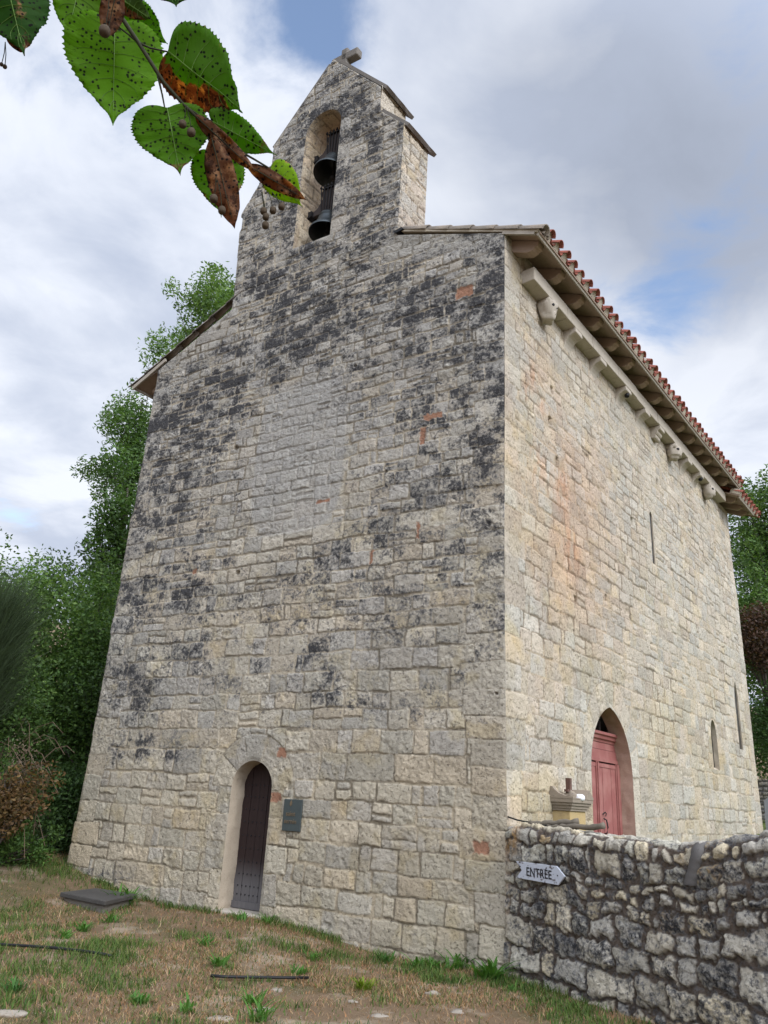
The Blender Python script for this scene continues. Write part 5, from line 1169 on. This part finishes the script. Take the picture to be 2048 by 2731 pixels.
# right side
rt_ = lambda *a, **k: tree(*a, **k)
tree('lime_tree', (15.2, 28.0, 2.2), 'tall green tree behind the choir at the right edge', 'tree', 14, (15.0, 27.6, 11.4), (2.6, 2.0, 4.2), 80, .62, 26000, .15, GRN+MID, 31, .24, 'trees right of the chapel', .45)
tree('lime_tree', (13.6, 26.6, 2.1), 'leafy tree just behind the choir eave at the right', 'tree', 10, (13.5, 26.4, 8.0), (1.5, 1.4, 3.0), 50, .55, 18000, .13, MID+GRN, 32, .18, 'trees right of the chapel', .45)
tree('lime_tree', (16.5, 26.0, 2.1), 'lower bright green tree at the right edge, in front of the tall one', 'tree', 10, (15.0, 24.6, 6.4), (1.4, 1.2, 2.6), 44, .5, 14000, .12, GRN, 33, .16, 'trees right of the chapel', .45)
tree('withered_shrub', (12.5, 24.6, 2.0), 'reddish brown withered shrub beside the choir wall at the right', 'shrub', 6, (12.35, 24.4, 7.2), (.8, .7, 1.1), 24, .42, 7000, .11, [(.075, .038, .025), (.09, .048, .03), (.05, .035, .02)], 34, .07, None, .5)
tree('dark_shrub', (12.9, 24.6, 1.9), 'dark evergreen shrub low beside the choir at the right', 'shrub', 5, (12.9, 24.4, 4.3), (1.4, 1.0, 1.9), 40, .55, 16000, .10, DRK, 35, .10, 'shrubs right of the chapel', .5)
tree('dark_shrub', (16.0, 30.0, 2.2), 'wide dark shrub at the back of the churchyard', 'shrub', 5, (16.0, 30.0, 5.0), (2.6, 1.2, 2.8), 40, .8, 15000, .14, DRK+MID, 36, .12, 'shrubs right of the chapel', .5)
# far low wall and grave slab on the lawn
V = []; 
us = np.linspace(0, 9, 300); vs = np.linspace(0, 1.1, 44); VV, UU = np.meshgrid(vs, us, indexing='ij'); H, c, key, R1, bl, d = masonry(UU, VV, Blocks(bounds(-.2, 1.5, lambda v, r: r.uniform(.10, .16), np.random.default_rng(2)), -1, 10, (1.2, 2.8), 88), 880, joint=(.01, .025), depth=.03, mort=(.12, .10, .08))
wo_ = np.array([10.8, 23.6, 1.75]); wd_ = np.array([.80, -.60, 0]); wn_ = np.array([-.60, -.80, 0])
Pw = wo_+UU.ravel()[:, None]*wd_+VV.ravel()[:, None]*Z+H.ravel()[:, None]*wn_
fw = setp(mesh('garden_wall', Pw, grid_faces(*UU.shape), RUBBLE, None, (c*.7).reshape(-1, 3), np.full(UU.size, .38), smooth=True), 'low grey stone wall under the trees at the far right, beyond the choir', 'stone wall')
V_, F_ = box(wo_-wn_*.35, wd_*9, wn_*.33, Z*1.09); mesh('wall_core', V_, F_, COPING, fw)
GRAVE = plain_stone('grey_granite', (.34, .34, .35), (.27, .27, .28), (.15, .15, .15), .3)
gr = empty('grave', (9.75, 19.9, 1.85), 'pale grey gravestone on the lawn at the far right', 'gravestone')
ga, gb = np.array([.75, -.66, 0]), np.array([.66, .75, 0])
V_, F_ = box(np.array([9.72, 20.0, 1.4]), ga*1.0, gb*1.8, Z*.5); mesh('base', V_, F_, GRAVE, gr)
V_, F_ = prism([(0, 0), (.95, 0), (.95, .30), (.62, .52), (.33, .52), (0, .30)], np.array([9.74, 20.0, 1.90]), ga, Z, gb*.2); mesh('headstone', V_, F_, GRAVE, gr)

# ------------------------------------------------------------------ lime-tree twig hanging in the foreground
DEP = .86
def at(x, y, dep=DEP): d = pxdir(x, y); return np.array([0, 0, CAMH])+d*(dep/FPX)
M = NM('lime_leaf', .6, .12); wv_ = M.attr('wear').outputs['Fac']; colr = M.attr('col').outputs['Color']
n1 = M.noise(55., 4, .6); n2 = M.noise(190., 4, .65); sp = M.vor(210.); sel = M.n('ShaderNodeSeparateColor'); M.l(sp.outputs['Color'], sel.inputs[0])
spot = M.math('MULTIPLY', M.math('SUBTRACT', 1.0, M.ramp(sp.outputs['Distance'], .24, .40)), M.ramp(M.math('ADD', sel.outputs[0], M.math('MULTIPLY', n1, .6)), .74, .76))
sp2 = M.vor(95.); spot2 = M.math('MULTIPLY', M.math('SUBTRACT', 1.0, M.ramp(sp2.outputs['Distance'], .10, .20)), M.ramp(n2, .50, .56)); spot = M.math('MAXIMUM', spot, spot2)
blot = M.ramp(M.math('ADD', M.noise(85., 5, .7), M.math('MULTIPLY', wv_, .12)), .66, .70)
brm = M.ramp(M.math('ADD', wv_, M.math('ADD', M.math('MULTIPLY', M.math('SUBTRACT', n1, .5), 1.3), M.math('MULTIPLY', M.math('SUBTRACT', n2, .5), .9))), .40, .66)
grn = M.mix(1.0, colr, M.mix(n1, (.78, .80, .8), (1.2, 1.15, 1.1)), 'MULTIPLY'); brn = M.mix(n2, (.22, .105, .05), (.09, .042, .024)); brn = M.mix(M.ramp(n1, .52, .66), brn, (.33, .21, .12))
cA = M.mix(brm, grn, brn); cA = M.mix(M.math('MULTIPLY', blot, .9), cA, (.06, .025, .012)); cA = M.mix(M.math('MULTIPLY', spot, .95), cA, (.012, .010, .008)); M.base(cA)
tl_ = M.n('ShaderNodeBsdfTranslucent'); M.l(M.mix(1.0, cA, (2.25, 1.95, .8), 'MULTIPLY'), tl_.inputs[0]); mx = M.n('ShaderNodeMixShader'); mx.inputs[0].default_value = .62; M.l(M.b.outputs[0], mx.inputs[1]); M.l(tl_.outputs[0], mx.inputs[2]); M.l(mx.outputs[0], M.out.inputs[0])
M.bump(n2, .2, .002); LIME = M.m
TWIG = wood_mat('twig_bark', (.020, .022, .010), (.04, .04, .018))
twroot = empty('lime_branch', tuple(at(320, 41)), 'spotted lime-tree twig with heart-shaped green and browning leaves hanging close in front', 'branch')
HX = np.array([(0, .0), (.10, -.055), (.24, -.075), (.38, -.03), (.475, .09), (.50, .24), (.475, .40), (.40, .56), (.28, .72), (.15, .86), (.055, .955), (.018, 1.02), (0, 1.10)])
def leaf(base, tip, width, col=(.075, .20, .018), fold=.15, curl=.1, brown=None, dep=0., roll=0., serr=1.0, narrow=False, name='leaf', tipd=0.0, side=(1., 1.)):
    b = at(*base, DEP+dep); t = at(*tip, DEP+dep+tipd); y = t-b; L = np.linalg.norm(y); y /= L; L /= 1.08
    view = (b+t)/2-np.array([0, 0, CAMH]); view /= np.linalg.norm(view); nrm = -view+y*np.dot(view, y); nrm /= np.linalg.norm(nrm)
    x = np.cross(y, nrm); nrm = nrm*math.cos(roll)+x*math.sin(roll); x = np.cross(y, nrm); Wd = width*DEP/FPX
    tt = np.linspace(0, 1, len(HX)); n = 110; ts = np.linspace(0, 1, n)
    def cr(v):                                            # smooth the outline
        q = np.interp(ts, tt, v); k = np.hanning(13); k /= k.sum(); qq = np.convolve(np.pad(q, 6, 'edge'), k, 'valid'); qq[0] = v[0]; qq[-1] = v[-1]; return qq
    X = cr(HX[:, 0]); Y = cr(HX[:, 1])
    if narrow: X = .5*np.sin(np.pi*np.clip(ts, 0, 1)**.8)**.55; X[-1] = .0; Y = ts*1.0
    tooth = np.where(np.arange(n) % 3 == 0, 1.035, .985) if not narrow else np.ones(n); X = X*(1+(tooth-1)*serr)
    Ym = np.clip((ts-.0)*1.06, 0, 1.08); m_ = 11; ss_ = np.linspace(-1, 1, m_); rr_ = np.random.default_rng(abs(int(base[0]*7+base[1]))); ph = rr_.uniform(0, 6, 4)
    V = []; br = []
    for i in range(n):
        for s_ in ss_:
            a = abs(s_); px = X[i]*s_*(side[0] if s_ < 0 else side[1]); py = Ym[i]*(1-a)+Y[i]*a
            z_ = fold*abs(px)*Wd+curl*L*(py-.5)**2*-1+.026*L*math.sin(px*9+ph[0])*math.sin(py*8+ph[1])+.020*L*math.sin(py*19+ph[2])*a**2+.012*L*math.sin(py*41+ph[3])*a**2
            V.append(b+x*px*Wd+y*py*L+nrm*(-z_)); br.append(brown(px, py) if brown else .0)
    V = np.array(V)
    br = np.array(br)+.25*(np.abs(np.tile(ss_, n)) > .93)
    o = mesh(name, V, grid_faces(n, m_), LIME, twroot, np.tile(np.array(col), (len(V), 1)), br, smooth=True)
    mod = o.modifiers.new('thickness', 'SOLIDIFY'); mod.thickness = .0004
    # midrib and petiole
    mid = [V[i*m_+m_//2]+nrm*.0006 for i in range(0, n-8, 12)]
    mm = MB(); mm.add(*tube(mid, np.linspace(.0007, .0003, len(mid)), 5))
    if not narrow:                                        # side veins
        for q0 in range(10, 84, 12):
            for sg in (-1, 1):
                P_ = [V[min(n-1, q0+int(13*j/4))*m_+m_//2+sg*j]+nrm*.0004 for j in range(0, 5)]; mm.add(*tube(P_, np.linspace(.00042, .00018, 5), 4, False))
    mm.build('vein', TWIG if narrow else RIB, o)
    return o
RIB = NM('leaf_rib', .6); RIB.base((.10, .19, .03)); RIB = RIB.m
leaf((306, 62), (301, 340), 262, (.125, .27, .015), .10, .12, None, .02)
leaf((330, 30), (448, 118), 112, (.11, .25, .018), .12, .1, None, .05)
leaf((225, -95), (176, 112), 160, (.13, .27, .022), .2, .1, None, .045)
leaf((245, -70), (212, 98), 120, (.045, .12, .016), .25, .1, None, .06)
leaf((8, -85), (66, 152), 200, (.035, .105, .016), .3, .08, lambda x, y: .62-5.0*abs(x+.06), -.01)
leaf((455, -85), (470, 18), 230, (.04, .11, .018), .1, .1, lambda x, y: .35*(y > .9), .03)
leaf((318, -6), (410, 56), 62, (.06, .11, .02), .35, .1, lambda x, y: .9 if x > .15 else .1, .035)
leaf((452, 138), (655, 300), 205, (.085, .19, .022), .35, .16, lambda x, y: 1.05 if x > .12+.1*math.sin(y*7) else .05, .0, roll=.25)
leaf((446, 290), (481, 468), 205, (.105, .24, .018), .14, .1, lambda x, y: .5*(y > .88), -.005)
leaf((566, 324), (738, 414), 96, (.09, .21, .02), .2, .14, lambda x, y: .45*(y > .8), .01)
leaf((578, 412), (590, 580), 148, (.11, .25, .016), .12, .1, lambda x, y: .2, .03)
leaf((722, 450), (806, 552), 96, (.20, .34, .02), .2, .1, lambda x, y: .1+.3*(y > .85), .012)
leaf((524, 312), (690, 466), 42, (.2, .1, .04), .3, .2, lambda x, y: 1., -.004, narrow=True, name='bract')
leaf((660, 440), (818, 534), 44, (.2, .1, .04), .3, -.25, lambda x, y: 1., -.002, narrow=True, name='bract')
leaf((566, 374), (628, 618), 78, (.2, .1, .04), .15, .1, lambda x, y: 1., -.012, narrow=True, name='bract')
leaf((312, -30), (282, 106), 62, (.2, .1, .04), .3, .1, lambda x, y: 1., -.012, narrow=True, name='bract')
leaf((18, 100), (62, 142), 18, (.2, .1, .04), .2, .1, lambda x, y: 1., .0, narrow=True, name='bract')
def twig(pts, r, name='twig'):
    P_ = [at(*p[:2], DEP+(p[2] if len(p) > 2 else 0)) for p in pts]; P_ = np.array(P_)
    t = np.linspace(0, 1, len(P_)); ts = np.linspace(0, 1, len(P_)*5); Q_ = np.stack([np.interp(ts, t, P_[:, k]) for k in range(3)], -1); V_, F_ = tube(Q_, np.linspace(r[0], r[1], len(Q_)), 7); return mesh(name, V_, F_, TWIG, twroot, smooth=True)
twig([(180, -420, -.1), (250, -140, -.03), (318, 38, .0), (369, 114, .0), (434, 217, .0), (488, 278, .0), (560, 345, .0), (612, 388, .0), (676, 424, .0), (720, 450, .0)], (.0030, .0010))
for a in ([(369, 114), (400, 128), (455, 140)], [(420, 200), (432, 250), (440, 292)], [(369, 114), (340, 90), (306, 64)], [(492, 282), (530, 308), (566, 324)], [(494, 282), (515, 300), (524, 312)], [(318, 38), (322, 34), (330, 30)], [(250, -140), (238, -110), (225, -95)], [(548, 335), (556, 372), (578, 412)]):
    twig(a, (.0013, .0008), 'petiole')
FRUIT = NM('lime_fruit', .8); FRUIT.base(FRUIT.mix(FRUIT.noise(300., 3), (.04, .026, .016), (.09, .066, .04))); FRUIT = FRUIT.m
for (fx, fy, sx, sy, rr_, dp) in ((487, 331, 495, 285, 10, -.012), (510, 353, 498, 285, 11, -.012), (570, 530, 576, 470, 10.5, -.016), (592, 561, 580, 480, 10, -.016), (703, 563, 697, 512, 9, -.004), (728, 561, 715, 512, 9, -.004), (709, 578, 697, 512, 9, -.004), (708, 601, 699, 512, 9.5, -.004), (751, 551, 725, 512, 9, -.004), (279, 83, 292, -20, 14, -.02), (4, 172, 14, 112, 5, .02), (13, 178, 14, 112, 5.5, .02)):
    p = at(fx, fy, DEP+dp); q = at(sx, sy, DEP+dp); rad_ = rr_*DEP/FPX; V_, F_ = rock(p, (rad_, rad_, rad_*1.12), 3, 10, 12, .03)
    o = mesh('fruit', V_, F_, FRUIT, twroot, smooth=True); V_, F_ = tube([p, (p+q)/2+XC*.001, q], .0005, 5); mesh('stalk', V_, F_, TWIG, o)
